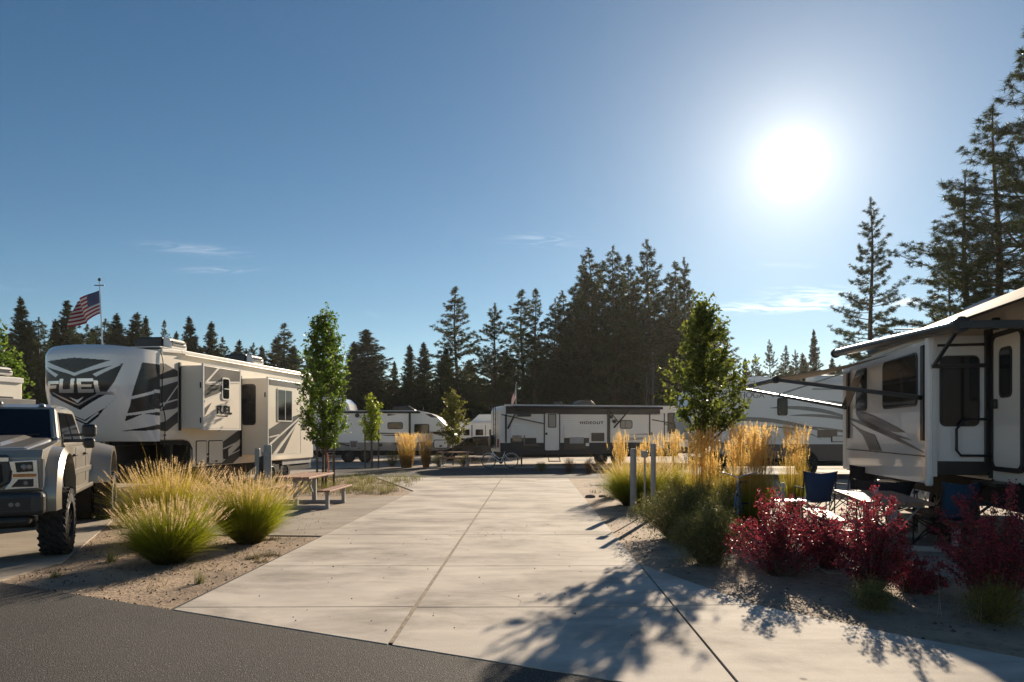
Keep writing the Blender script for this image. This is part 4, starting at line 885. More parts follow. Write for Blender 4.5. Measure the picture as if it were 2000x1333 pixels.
window(f4, -.70, -.16, 1.84, 2.92, so_, r=.09, glass='glass', frame='black', fw=.025)
# entry door, frame, handle
dr = MB().poly(*fs_, rrect(-.98, -.14, 1.24, 3.16, .10), .004, .03).build('entry_door', 'cream', nr)
g = MB(); o_ = rrect(-1.04, -.08, 1.18, 3.22, .14); i_ = rrect(-.97, -.15, 1.25, 3.15, .09)
for k in range(len(o_)):
    k2 = (k + 1) % len(o_); g.poly(*fs_, [o_[k], o_[k2], i_[k2], i_[k]], .002, .045)
g.build('door_frame', 'black', dr)
window(fs_, -.72, -.34, 2.25, 2.98, dr, r=.09, glass='glass', t=.04)
MB().box(-.09, -.04, -.30, -.19, 2.10, 2.24).build('door_latch', 'black', dr, bevel=.01)
MB().tube([(-.02, -.09, 1.95), (-.38, -.09, 1.95), (-.50, -.09, 1.80), (-.50, -.09, 1.48), (-.44, -.09, 1.40), (-.02, -.09, 1.40)], .02, 8).build('grab_handle', 'blackm', nr)
g = MB()
for k in range(3): g.box(-.35 - .24 * k, -.05 - .24 * k, -1.0, -.2, 1.0 - .27 * k, 1.04 - .27 * k)
g.bar((-.05, -.2, 1.05), (-.85, -.2, .38), .03).bar((-.05, -1.0, 1.05), (-.85, -1.0, .38), .03)
g.build('steps', 'blackm', nr)
MB().box(0.05, 2.4, -3.4, 6.2, .62, 1.02).build('chassis', 'under', nr)
for y in (2.0, 2.9, 1.1): pass
for y in (1.6, 2.5): wheel(nr, (.22, y, .39), .39, .24, (-1, 0, 0))
for y in (-1.6, 5.6): MB().bar((.25, y, 1.0), (.25, y, .04), .09).box(.1, .4, y - .15, y + .15, .02, .06).build('stabilizer_jack', 'blackm', nr)
# roof things
g = MB().box(.35, 1.1, .9, 2.0, 3.68, 3.98)
g.build('air_conditioner', 'galv', nr, bevel=.08)
MB().bar((.4, 4.9, 3.66), (.4, 4.9, 3.95), .09).add([(.15, 5.1, 4.06), (.55, 5.1, 4.06), (.75, 3.6, 3.86), (.35, 3.6, 3.84), (.15, 5.1, 4.03), (.55, 5.1, 4.03), (.75, 3.6, 3.84), (.35, 3.6, 3.82)], [(0,1,2,3),(7,6,5,4),(0,4,5,1),(1,5,6,2),(2,6,7,3),(3,7,4,0)]).build('antenna', 'galv', nr)
MB().bar((-.04, -3.6, 3.62), (-.04, 6.3, 3.66), .09, .13).build('gutter_rail', 'darkp', nr, bevel=.02)
# long awning over the door and slide: roller, fabric, arm
far_r, near_r = Vector((-.90, 5.74, 3.62)), Vector((-.86, -1.2, 3.22))
aw = MB().tube([far_r, near_r], .085, 14).build('awning_roller', 'blackm', nr)
MB().tube([near_r + Vector((0, .12, 0)), near_r + Vector((0, -.06, 0))], .11, 14).tube([far_r + Vector((0, .08, 0)), far_r], .11, 14).build('end_cap', 'black', aw)
nf = 12; vs = []; far2 = Vector((-1.28, -3.5, 3.08))
fabm = MB()
for k in range(nf + 1):
    t = k / nf; a = Vector((-.08, 5.74, 3.74)).lerp(Vector((-.08, -3.5, 3.70)), t); b_ = Vector((-.90, 5.74, 3.68)).lerp(Vector((-.86, -1.2, 3.29)), min(1, t * 9.6 / 7.3)) if t < .76 else Vector((-.86 , -1.2, 3.29)).lerp(Vector((-.10, -3.5, 3.54)), (t - .76) / .24)
    for q in range(5): p = a.lerp(b_, q / 4); p.z -= .05 * math.sin(math.pi * q / 4); vs.append(p)
fabm.add(vs, [(k*5+q, k*5+q+1, (k+1)*5+q+1, (k+1)*5+q) for k in range(nf) for q in range(4)])
fb = fabm.build('awning_fabric', 'awnfab', aw, smooth=True); sl = fb.modifiers.new('solid', 'SOLIDIFY'); sl.thickness = .006
MB().bar(near_r, (-.05, -1.75, 3.12), .13, .10).bar((-.05, -.02, 3.3), (-.05, -.02, 1.15), .09, .07).bar(near_r + Vector((0, .1, -.06)), (-.80, -.06, 2.76), .045, .035).bar((-.82, -.05, 2.76), (-.06, -.05, 2.76), .05, .06).build('awning_arm', 'blackm', nr)
MB().lathe((-.05, -.35, 3.34), (-1, 0, 0), [(.09, 0), (.09, .07), (.05, .09)], 14).build('porch_lamp', 'black', nr)
# second awning reaching out beyond the slide
K = Vector((6.10, 15.8, 2.97)); Lr = Vector((7.05, 21.2, 3.12)); Wn = Vector((6.72, 12.25, 3.10)); Wf = Vector((7.62, 16.6, 3.14))
inv = Matrix.Translation((7.23, 10.3, 0)) @ Matrix.Rotation(-RA, 4, 'Z'); inv = inv.inverted()
K, Lr, Wn, Wf = [inv @ p for p in (K, Lr, Wn, Wf)]
a2 = MB().tube([K, Lr], .06, 12).build('slide_awning_roller', 'blackm', nr)
MB().tube([K + (K - Lr).normalized() * .12, K + (Lr - K).normalized() * .05], .085, 14).build('end_cap', 'black', a2)
vs = []
for k in range(9):
    t = k / 8; a = Wn.lerp(Wf, t) + Vector((0, 0, .03)); b_ = K.lerp(Lr, t) + Vector((0, 0, .06))
    for q in range(5): vs.append(a.lerp(b_, q / 4) + Vector((0, 0, -.04 * math.sin(math.pi * q / 4))))
fb = MB().add(vs, [(k*5+q, k*5+q+1, (k+1)*5+q+1, (k+1)*5+q) for k in range(8) for q in range(4)])  .build('awning_fabric', 'awnfab', a2, smooth=True); sl = fb.modifiers.new('solid', 'SOLIDIFY'); sl.thickness = .012
for a_, b_ in ((K, (-.86, .30, 2.30)), (Lr, (-.86, 4.94, 2.30))): MB().bar(a_, b_, .08, .07).build('slide_awning_arm', 'blackm', nr)
hl = K.lerp(Wn, .3); MB().bar(K.lerp(Wn, .05) + Vector((0, 1.2, -.35)), K.lerp(Wn, .75) + Vector((0, .3, -.12)), .03, .03).build('tension_rod', 'alu', nr)
# ---------------------------------------------------------------- vegetation
def npmesh(name, v, f, m, mi=None, smooth=False):
    v = np.asarray(v, dtype=np.float32); f = np.asarray(f, dtype=np.int32); k = f.shape[1]
    me = bpy.data.meshes.new(name); me.vertices.add(len(v)); me.vertices.foreach_set('co', v.ravel())
    me.loops.add(f.size); me.loops.foreach_set('vertex_index', f.ravel())
    me.polygons.add(len(f)); me.polygons.foreach_set('loop_start', np.arange(0, f.size, k, dtype=np.int32))
    if mi is not None: me.polygons.foreach_set('material_index', np.asarray(mi, dtype=np.int32))
    if smooth: me.polygons.foreach_set('use_smooth', np.ones(len(f), dtype=bool))
    for x in (m if isinstance(m, (list, tuple)) else [m]): me.materials.append(M[x])
    me.update(calc_edges=True); return me
def npobj(name, me, parent=None):
    o = bpy.data.objects.new(name, me); C.objects.link(o)
    if parent: o.parent = parent
    return o
def unit(a): return a / np.maximum(np.linalg.norm(a, axis=-1, keepdims=True), 1e-9)

M['needle'] = leafmat('pine_needles', (0.03, 0.048, 0.02), (0.095, 0.12, 0.04), 0.3, 0.5)
M['needle_d'] = leafmat('fir_needles', (0.026, 0.042, 0.02), (0.08, 0.10, 0.04), 0.25, 0.5)
M['maple'] = leafmat('maple_leaves', (0.05, 0.11, 0.014), (0.20, 0.28, 0.035), 0.55, 0.42)
M['maple_y'] = leafmat('yellow_green_leaves', (0.16, 0.24, 0.02), (0.42, 0.46, 0.05), 0.5, 0.42)
M['oak'] = leafmat('olive_leaves', (0.06, 0.085, 0.016), (0.27, 0.25, 0.05), 0.5, 0.4)
M['pear'] = leafmat('pear_leaves', (0.06, 0.10, 0.016), (0.24, 0.27, 0.045), 0.55, 0.45)
M['barb'] = leafmat('barberry_leaves', (0.07, 0.013, 0.028), (0.48, 0.07, 0.09), 0.45, 0.4)
M['sage'] = leafmat('shrub_leaves', (0.07, 0.085, 0.025), (0.24, 0.23, 0.07), 0.35, 0.5)
M['sage_y'] = leafmat('yellow_shrub_leaves', (0.10, 0.11, 0.02), (0.26, 0.21, 0.04), 0.5, 0.5)
M['brush'] = leafmat('dry_shrub', (0.06, 0.045, 0.025), (0.16, 0.10, 0.05), 0.35, 0.6)
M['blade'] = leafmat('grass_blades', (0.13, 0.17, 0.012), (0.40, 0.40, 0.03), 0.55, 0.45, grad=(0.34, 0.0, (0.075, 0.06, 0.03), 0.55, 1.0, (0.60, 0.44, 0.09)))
M['plume'] = leafmat('grass_plumes', (0.56, 0.41, 0.22), (0.82, 0.65, 0.42), 0.55, 0.7)
M['plume_g'] = leafmat('reed_plumes', (0.78, 0.50, 0.14), (0.95, 0.76, 0.34), 0.62, 0.6)
M['reed'] = leafmat('reed_stems', (0.22, 0.17, 0.03), (0.52, 0.34, 0.08), 0.55, 0.5)
M['drystalk2'] = leafmat('brown_straw', (0.14, 0.08, 0.03), (0.30, 0.17, 0.07), 0.4, 0.6)
M['drystalk'] = leafmat('dry_stalks', (0.3, 0.22, 0.12), (0.5, 0.4, 0.25), 0.4, 0.6)

def limb_tubes(paths, n=5):
    """paths: list of (points, radii)"""
    b = MB()
    for p, r in paths: b.tube(p, r, n)
    return b
def conifer(seed, H, Rd, kind='pine', bare=0.15, dens=1.0):
    rg = np.random.default_rng(seed); paths = []
    lean = rg.normal(0, .012, 2)
    def axis(z): return np.array([lean[0]*z + .12*math.sin(z*.35+seed), lean[1]*z, z])
    nseg = 12
    paths.append(([axis(H*i/nseg) for i in range(nseg+1)], [max(.015, (H*.0125)*(1 - .93*(i/nseg)**.9)) for i in range(nseg+1)]))
    tc_, td_, ts_ = [], [], []
    z = H*bare
    while z < H*.985:
        t = (z - H*bare)/(H*(1-bare))
        if kind in ('pine', 'near'): prof = (0.62 + .38*math.sin(math.pi*min(1, t*1.35+.1)))*(1-t**2.6)**.8 ; step = H/42
        elif kind == 'fir': prof = (1-t)**.82*(.95 if t > .08 else .7); step = H/60
        else: prof = (.45 + .55*math.sin(math.pi*min(1, t*1.1)))*(1-t**3)**.7; step = H/36
        nb = int(rg.integers(3, 6) if kind != 'fir' else rg.integers(5, 8))
        a0 = rg.uniform(0, 6.28)
        for k in range(nb):
            if rg.random() < (.16 if kind in ('pine', 'near') else .05): continue
            Lb = Rd*prof*rg.uniform(.55, 1.18)
            if rg.random() < .07: Lb *= 1.25
            if Lb < .15: Lb = .15
            a = a0 + 6.28*k/nb + rg.uniform(-.35, .35); zz = z + rg.uniform(-step/2, step/2)
            rise = (rg.uniform(-.15, .25) + t*.55) if kind != 'fir' else (rg.uniform(-.35, -.1) + t*.8)
            base = axis(zz); d = np.array([math.cos(a), math.sin(a), rise]); 
            pts = []
            for q in range(5):
                s_ = q/4; p = base + d*Lb*s_ + np.array([0, 0, (.16 if kind != 'fir' else .12)*Lb*s_**2 - .10*Lb*math.sin(math.pi*s_)*(1 if kind == 'fir' else .4)]); pts.append(p)
            paths.append((pts, [max(.008, .018*Lb*(1-.8*q/4)) for q in range(5)]))
            ntf = max(3, int(Lb*(6 if kind == 'near' else 10 if kind != 'fir' else 14)*dens))
            for q in range(ntf):
                s_ = rg.uniform(.28 if kind != 'fir' else .1, 1.03); i_ = min(3, int(s_*4)); fr_ = s_*4 - i_
                p = np.array(pts[i_])*(1-fr_) + np.array(pts[i_+1])*fr_
                w = (.30 if kind == 'near' else .42 if kind != 'fir' else .36)*Lb*(1-s_*.65)
                off = np.array([-math.sin(a), math.cos(a), 0])*rg.normal(0, w*.55) + np.array([0, 0, rg.normal(0, .10 if kind != 'fir' else .05)])
                tc_.append(p + off); td_.append([math.cos(a), math.sin(a), .35]); ts_.append(rg.uniform(.7, 1.25))
        z += step*rg.uniform(.7, 1.35)
    for q in range(6): tc_.append(axis(H - q*.12)); td_.append([0, 0, 1]); ts_.append(.8)
    tc_, td_, ts_ = np.array(tc_), np.array(td_), np.array(ts_)
    nn = 26 if kind == 'near' else 17; T = len(tc_)
    dirs = unit(rg.normal(size=(T, nn, 3)) + td_[:, None, :]*(.3 if kind == 'near' else .75))
    ln = (.27 if kind == 'near' else .31 if kind != 'fir' else .30)*ts_[:, None, None]*rg.uniform(.6, 1.1, (T, nn, 1))
    sdv = unit(np.cross(dirs, rg.normal(size=(T, nn, 3))))*(.022 if kind == 'near' else .042 if kind != 'fir' else .045)
    c = tc_[:, None, :] + rg.normal(0, .035, (T, nn, 3))
    v = np.stack([c - sdv*.6, c + sdv*.6, c + dirs*ln], axis=2).reshape(-1, 3)
    f = np.arange(len(v)).reshape(-1, 3)
    return limb_tubes(paths), v, f
conv = {}
def conifer_proto(key, *a, **k):
    b, v, f = conifer(*a, **k); n = b; me = bpy.data.meshes.new('trunk'); me.from_pydata([tuple(q) for q in b.v], [], b.f); me.materials.append(M['bark'])
    conv[key] = (me, npmesh('crown', v, f, 'needle' if k.get('kind') != 'fir' else 'needle_d'), a[1], a[2])
conifer_proto('p1', 11, 20, 3.1, kind='pine', bare=.16)
conifer_proto('p2', 12, 20, 2.5, kind='pine', bare=.28)
conifer_proto('p3', 13, 20, 3.4, kind='pine', bare=.10, dens=1.3)
conifer_proto('p4', 14, 20, 2.0, kind='thin', bare=.22)
conifer_proto('f1', 15, 20, 3.0, kind='fir', bare=.05)
conifer_proto('f2', 16, 20, 3.8, kind='fir', bare=.03)
conifer_proto('f3', 17, 20, 2.5, kind='fir', bare=.06)
def tree_at(key, px, top, Y, label, width=None, group='conifers behind the campsites', name='conifer', Hb=0.0):
    me, cr, H, Rr = conv[key]
    X = (px - 1000)/F*Y; h = CH + (HZ - top)/F*Y
    s = h/H; w = s if width is None else (1.6 if key[0] == 'n' else 1.7 if px < 560 else 1.36)*(width/F*Y)/(2*Rr)
    r = thing(name, label, 'tree', (X, Y, 0), rnd.uniform(0, 6.28), group); r.scale = (w, w, s)
    npobj('trunk', me, r); npobj('crown', cr, r); return r
big = [
 ('p2', 892, 560, 74, 92, 'tall thin pine standing above its neighbours, over the small yellow green tree'),
 ('p1', 962, 592, 72, 100, 'round topped dark pine just left of the tall central grove'),
 ('p2', 1022, 566, 76, 96, 'pine with a bushy top over the rear end of the awning trailer'),
 ('p4', 1046, 566, 70, 60, 'slim pine close to the right of the bushy topped pine'),
 ('p1', 1084, 586, 74, 86, 'pine in the notch on the left flank of the central grove'),
 ('p3', 1138, 520, 72, 130, 'broad pine forming the left shoulder of the central grove'),
 ('p3', 1172, 482, 74, 140, 'broad dark pine with the left of the two highest tops in the grove'),
 ('p1', 1197, 480, 70, 120, 'dark pine with the right of the two highest tops in the grove'),
 ('p4', 1224, 498, 76, 70, 'narrow pine top between the grove and the tall airy pine'),
 ('p1', 1272, 468, 70, 120, 'tall airy pine showing sky through its crown, right half of the grove'),
 ('p2', 1316, 514, 74, 90, 'pine right of the tall airy pine, above the lamp post'),
 ('p1', 1342, 504, 72, 84, 'pine at the right edge of the grove with a pointed top'),
 ('f1', 1366, 590, 76, 90, 'short pine at the foot of the grove behind the leafy street tree'),
 ('f2', 722, 646, 78, 160, 'wide pyramid shaped conifer above the white and grey trailer'),
 ('f3', 688, 668, 76, 80, 'conifer half hidden behind the tall columnar maple'),
 ('p2', 560, 632, 80, 76, 'pair topped conifer above the back end of the logo trailer'),
 ('f3', 650, 655, 82, 60, 'thin conifer tip just right of the columnar maple top'),
 ('f3', 802, 674, 78, 60, 'small pointed conifer left of the gap in the middle'),
 ('f1', 831, 669, 76, 76, 'small pointed conifer right of the gap, sunlit on one side'),
 ('f1', 866, 682, 74, 84, 'low conifer filling in left of the tall thin pine'),
 ('f3', 772, 706, 80, 40, 'tiny conifer tip between the pyramid conifer and its right neighbour'),
 ('f1', 44, 582, 62, 66, 'tall dark conifer second from the left edge'),
 ('f2', 134, 590, 66, 84, 'spreading conifer just left of the flag'),
 ('p1', 74, 620, 62, 72, 'dark conifer over the beige trailer air conditioners'),
 ('f3', 108, 624, 66, 48, 'slim conifer between two larger ones left of the flag'),
 ('p2', 168, 634, 64, 50, 'conifer directly beneath the flag'),
 ('f1', 228, 612, 72, 72, 'conifer just right of the flag pole'),
 ('f1', 259, 610, 74, 76, 'broad conifer behind the big roof air conditioner'),
 ('f3', 284, 618, 76, 44, 'narrow conifer right of the big roof air conditioner'),
 ('p4', 322, 626, 84, 26, 'nearly bare dead spire above the trailer roof'),
 ('f3', 342, 648, 84, 40, 'small conifer first of the row over the logo trailer roof'),
 ('f1', 374, 620, 78, 60, 'full pointed conifer over the middle of the logo trailer roof'),
 ('f3', 411, 629, 80, 52, 'pointed conifer right of the full one over the trailer roof'),
 ('p2', 438, 660, 84, 44, 'low conifer over the second roof air conditioner'),
 ('f1', 462, 664, 84, 48, 'low round conifer over the awning rail'),
 ('p1', 490, 670, 84, 56, 'low wide conifer halfway to the maple'),
 ('f3', 514, 676, 84, 46, 'low conifer just left of the pair topped conifer'),
]
big += [('p3', x_, t_, 78, 110, 'dark crown inside the central grove, below its highest tops') for x_, t_ in ((1112, 566), (1152, 545), (1186, 548), (1212, 532), (1248, 545), (1292, 545), (1330, 560), (1352, 585))]
big2 = [
 ('n3', 1705, 386, 60, 108, 'solitary tall pine beyond the right hand awning'),
 ('f1', 1590, 645, 95, 44, 'small pointed conifer right of centre on the skyline, left of the solitary pine'),
 ('p1', 1506, 664, 95, 44, 'leftmost small conifer on the bright skyline under the sun'),
 ('p1', 1478, 692, 90, 44, 'low conifer beside the leafy street tree, under the sun'),
 ('p2', 1532, 676, 92, 40, 'second small conifer on the bright skyline under the sun'),
 ('p1', 1556, 684, 92, 46, 'third small conifer on the bright skyline under the sun'),
 ('f3', 1456, 700, 92, 36, 'lowest conifer beside the crown of the street tree'),
 ('f1', 1625, 700, 90, 50, 'low conifer right above the awning knuckle'),
 ('f1', 1572, 690, 100, 50, 'conifer behind the third and fourth on the skyline under the sun'),
]
conifer_proto('n3', 23, 24, 3.2, kind='near', bare=.12, dens=2.0)
for k, px, top, Y, w, lab in big + big2: tree_at(k, px, top, Y * (1.6 if k[0] != 'n' else 1), lab, w)
# fillers that close the dark wall below the tops
fill = [(x, rnd.choice(['f1', 'f2', 'p3', 'f3'])) for x in range(-60, 600, 26)]
for x, k in fill:
    tree_at(k, x + rnd.uniform(-10, 10), 676 + rnd.uniform(-22, 16) - (34 if x < 300 else 0) + (6 if x > 420 else 0), (88 + rnd.uniform(-6, 8))*1.5, 'dark conifer in the crowded back row above the logo trailer', 84, 'back row conifers on the left')
for x in range(600, 1420, 30):
    k = rnd.choice(['f1', 'f2', 'p3'])
    top = 740 if x < 850 else (690 if x < 1090 else 640)
    tree_at(k, x + rnd.uniform(-10, 10), top + rnd.uniform(-22, 26), (84 + rnd.uniform(-5, 10))*1.6, 'dark conifer inside the shaded woods behind the middle trailers', 96, 'back row conifers in the middle')
for x in range(640, 1420, 44):
    tree_at(rnd.choice(['f2', 'p3', 'f1']), x + rnd.uniform(-14, 14), 748 + rnd.uniform(-30, 20), (98 + rnd.uniform(0, 10))*1.55, 'dark conifer inside the shaded woods behind the middle trailers', 120, 'back row conifers in the middle')
for x in range(1400, 1700, 30):
    tree_at(rnd.choice(['f1', 'f3', 'p1']), x + rnd.uniform(-8, 8), 722 + rnd.uniform(-18, 10), 170, 'hazy conifer low on the skyline behind the motorhome', 60, 'back row conifers on the right')
# near ponderosa pines on the right
conifer_proto('n1', 21, 24, 3.6, kind='near', bare=.18, dens=1.7)
conifer_proto('n2', 22, 24, 3.6, kind='near', bare=.26, dens=1.5)
tree_at('n1', 1902, 335, 46, 'bushy ponderosa pine behind the roof of the near right trailer', 200, 'ponderosa pines on the right')
tree_at('n2', 1950, 215, 44, 'tall ponderosa pine with a bare reddish lower trunk near the right edge', 210, 'ponderosa pines on the right')
tree_at('n1', 2004, 20, 42, 'tallest ponderosa pine, cut off by the right edge of the photo', 250, 'ponderosa pines on the right')
tree_at('p1', 1856, 470, 50, 'lower ponderosa pine on the left flank of the bushy one', 110, 'ponderosa pines on the right')

# ---- leafy trees
def leaves(rg, c, size, flat=0.5, fold=True):
    """c: (N,3) centres; each leaf a folded diamond (2 triangles)"""
    n = len(c); nrm_ = unit(rg.normal(size=(n, 3)) + np.array([0, 0, flat])); a = unit(np.cross(nrm_, rg.normal(size=(n, 3)))); b = np.cross(nrm_, a)
    s = size*rg.uniform(.65, 1.2, (n, 1))
    v = np.stack([c - a*s*.5, c + b*s*.38 + nrm_*s*.1, c + a*s*.6, c - b*s*.38 + nrm_*s*.1], axis=1).reshape(-1, 3)
    i = np.arange(n)*4; f = np.concatenate([np.stack([i, i+1, i+2], 1), np.stack([i, i+2, i+3], 1)])
    return v, f
def leafy_tree(seed, H, z0, prof, nlimb, leaf, per, twig=.30, r0=.045, leaders=4, up=1.0):
    """prof: list of (height fraction, crown radius); limbs with twigs, leaves along the twigs"""
    rg = np.random.default_rng(seed); paths = []; cs = []
    hs, rs_ = zip(*prof)
    tr_pts = [np.array([math.sin(i*.9+seed)*.018*H/4, math.cos(i*.7+seed)*.018*H/4, H*.86*i/10]) if i else np.zeros(3) for i in range(11)]
    paths.append((tr_pts, [r0*(1-.85*i/10) for i in range(11)]))
    def tp(z):
        q = min(9.99, max(0, z/(H*.86)*10)); k = int(q); return tr_pts[k]*(1-(q-k)) + tr_pts[k+1]*(q-k)
    def run(P, n, sp):
        s_ = rg.uniform(.05, 1.05, n); k = len(P)-1; ii = np.minimum(k-1, (s_*k).astype(int)); fr_ = (s_*k-ii)[:, None]; P = np.array(P)
        cs.append(P[ii]*(1-fr_) + P[ii+1]*fr_ + rg.normal(size=(n, 3))*sp)
    for k in range(nlimb):
        zt = z0 + (H*.97 - z0)*((k+.5)/nlimb)**.85 + rg.normal(0, .04); R_ = np.interp(zt/H, hs, rs_)*rg.uniform(.72, 1.18)
        a = k*2.39 + rg.normal(0, .35); rise = up*(.35 + .9*rg.random())*R_ + .12
        b0 = tp(max(z0*.75, zt - rise)); tip = np.array([math.cos(a)*R_, math.sin(a)*R_, zt]) + np.array([tp(zt)[0], tp(zt)[1], 0])
        pts = [b0*(1-q) + tip*q + np.array([0, 0, -.10*R_*math.sin(math.pi*q)]) for q in np.linspace(0, 1, 6)]
        paths.append((pts, [max(.004, r0*.40*(1-.85*q)*(1-.5*k/nlimb)) for q in np.linspace(0, 1, 6)]))
        nt = int(4 + R_*9)
        for t in range(nt):
            q = rg.uniform(.12, 1.0); k5 = min(4, int(q*5)); base = pts[k5]*(1-(q*5-k5)) + pts[k5+1]*(q*5-k5)
            d = unit((tip-b0)[None])[0]*.8 + rg.normal(size=3)*.75 + np.array([0, 0, .35*up]); d = d/np.linalg.norm(d)
            L = twig*rg.uniform(.5, 1.25)
            tw = [base, base + d*L*.5 + np.array([0, 0, -.01]), base + d*L + np.array([0, 0, -.03*L])]
            paths.append((tw, [.005, .004, .002])); run(tw, max(3, int(per*rg.uniform(.5, 1.3))), leaf*.42)
    for q in range(leaders):
        a = rg.uniform(0, 6.28); rr = rs_[len(rs_)//2]*rg.uniform(.1, .6); zt = H*(1 - .16*q/max(1, leaders)); zb = H*.55; c0 = tp(zb)
        P = [c0 + np.array([math.cos(a)*rr*t, math.sin(a)*rr*t, (zt-zb)*t]) for t in np.linspace(0, 1, 7)]
        paths.append((P, [max(.003, .012*(1-t)) for t in np.linspace(0, 1, 7)])); run(P, int(per*9), leaf*.5)
    c = np.concatenate(cs); c = c[c[:, 2] > z0*.9]
    v, f = leaves(rg, c, leaf)
    return limb_tubes(paths, 5), v, f
def put_leafy(name, label, loc, args, m, bark='barkg', cat='tree', rz=0):
    b, v, f = leafy_tree(*args); r = thing(name, label, cat, loc, rz)
    b.build('trunk', bark, r, smooth=True); npobj('crown', npmesh('crown', v, f, m), r); return r
def stakes(label, loc, pts, h, grp='tree stakes'):
    r = thing('tree_stakes', label, 'stakes', loc, 0, grp)
    for x, y in pts: MB().tube([(x, y, 0), (x, y, h)], .035, 8).build('stake', 'stake', r)
    MB().tube([(pts[0][0], pts[0][1], h*.82), (0, -.06, h*.8), (pts[-1][0], pts[-1][1], h*.82)], .012, 5).build('tie', 'rubber', r)
t1 = put_leafy('maple_tree', 'tall columnar green maple tree with staked trunk, right of the logo trailer', (-6.05, 21.8, 0), (31, 5.75, 1.35, [(0, .15), (.22, .30), (.35, .62), (.5, .78), (.7, .80), (.82, .52), (.93, .25), (1, .05)], 76, .085, 19, .34, .045, 7, 1.6), 'maple')
stakes('three thin wooden stakes around the trunk of the tall columnar maple', (-6.05, 21.8, 0), [(-.16, -.05), (.13, -.1), (.36, .0)], 1.75)
t2 = put_leafy('maple_tree', 'small yellow green young tree on tall stakes in front of the white and grey trailer', (-6.75, 33.0, 0), (32, 3.5, 1.5, [(0, .2), (.42, .3), (.6, .55), (.8, .35), (1, .06)], 30, .11, 14, .26, .03, 1, 1.2), 'maple_y')
stakes('three tall thin stakes holding the small yellow green young tree', (-6.75, 33.0, 0), [(-.36, 0), (-.02, -.15), (.3, 0)], 1.9)
t3 = put_leafy('young_tree', 'olive green young tree with a ragged round crown beside the sloping trailer nose', (-3.1, 35.9, 0), (33, 4.0, 1.25, [(0, .3), (.35, .4), (.55, .75), (.8, .5), (1, .1)], 38, .11, 13, .32, .035, 2, 1.0), 'oak')
t4 = put_leafy('pear_tree', 'dark green leafy tree with a broad crown rising above the golden reed grass', (3.76, 13.35, 0), (34, 4.42, 1.98, [(0, .3), (.44, .60), (.53, .84), (.64, .80), (.76, .48), (.88, .28), (1, .06)], 80, .072, 14, .28, .045, 3, 1.0), 'pear', bark='bark')
t5 = put_leafy('broadleaf_tree', 'dark green broadleaf tree cut off by the left edge behind the beige trailer', (-28.2, 36.5, 0), (35, 8.3, 1.5, [(0, .8), (.3, 1.5), (.6, 1.6), (.85, .8), (1, .2)], 60, .17, 22, .6, .14, 2, .8), 'maple', bark='bark')
t5b = put_leafy('broadleaf_tree', 'leaning low broadleaf tree over the beige trailer air conditioners', (-25.6, 34.5, 0), (36, 5.7, 1.5, [(0, .6), (.4, .9), (.8, .7), (1, .2)], 36, .15, 16, .45, .1, 2, .8), 'maple', bark='bark')

# ---- grasses
def strips(rg, base, dir0, bend, L, w, seg=4):
    """curved tapering ribbons: base (N,3), dir0 unit (N,3), bend (N,3) added with s^2"""
    n = len(base); s = np.linspace(0, 1, seg+1)
    P = base[:, None, :] + dir0[:, None, :]*(L[:, None, None]*s[None, :, None]) + bend[:, None, :]*(s**2)[None, :, None]
    sdv = unit(np.cross(dir0, rg.normal(size=(n, 3))))
    wd = (w[:, None]*(1 - s[None, :]**1.6*.93))[:, :, None]*sdv[:, None, :]
    v = np.stack([P - wd, P + wd], axis=2).reshape(n, -1, 3)
    k = 2*(seg+1); f = []
    for q in range(seg): f.append(np.array([2*q, 2*q+1, 2*q+3, 2*q+2]))
    f = np.array(f)[None] + (np.arange(n)*k)[:, None, None]
    return v.reshape(-1, 3), f.reshape(-1, 4), P
def plume(rg, P, L, rad, n=26, mi=1, wid=.006):
    """bristly head over the last part of a stem: P (5,3) path"""
    a, b = P[-2], P[-1]; d = unit((b - a)[None])[0]; tip = b + d*L*.15
    t = rg.uniform(0, 1, n); c = (b - d*L*.85)[None] * (1-t[:, None]) + tip[None]*t[:, None]
    o = unit(rg.normal(size=(n, 3)) + d*1.4)*(rad*np.sin(np.pi*np.clip(t*.85+.12, 0, 1)))[:, None]*2.2
    sd_ = unit(np.cross(o, rg.normal(size=(n, 3))))*wid
    v = np.stack([c - sd_, c + sd_, c + o], 1).reshape(-1, 3)
    return v
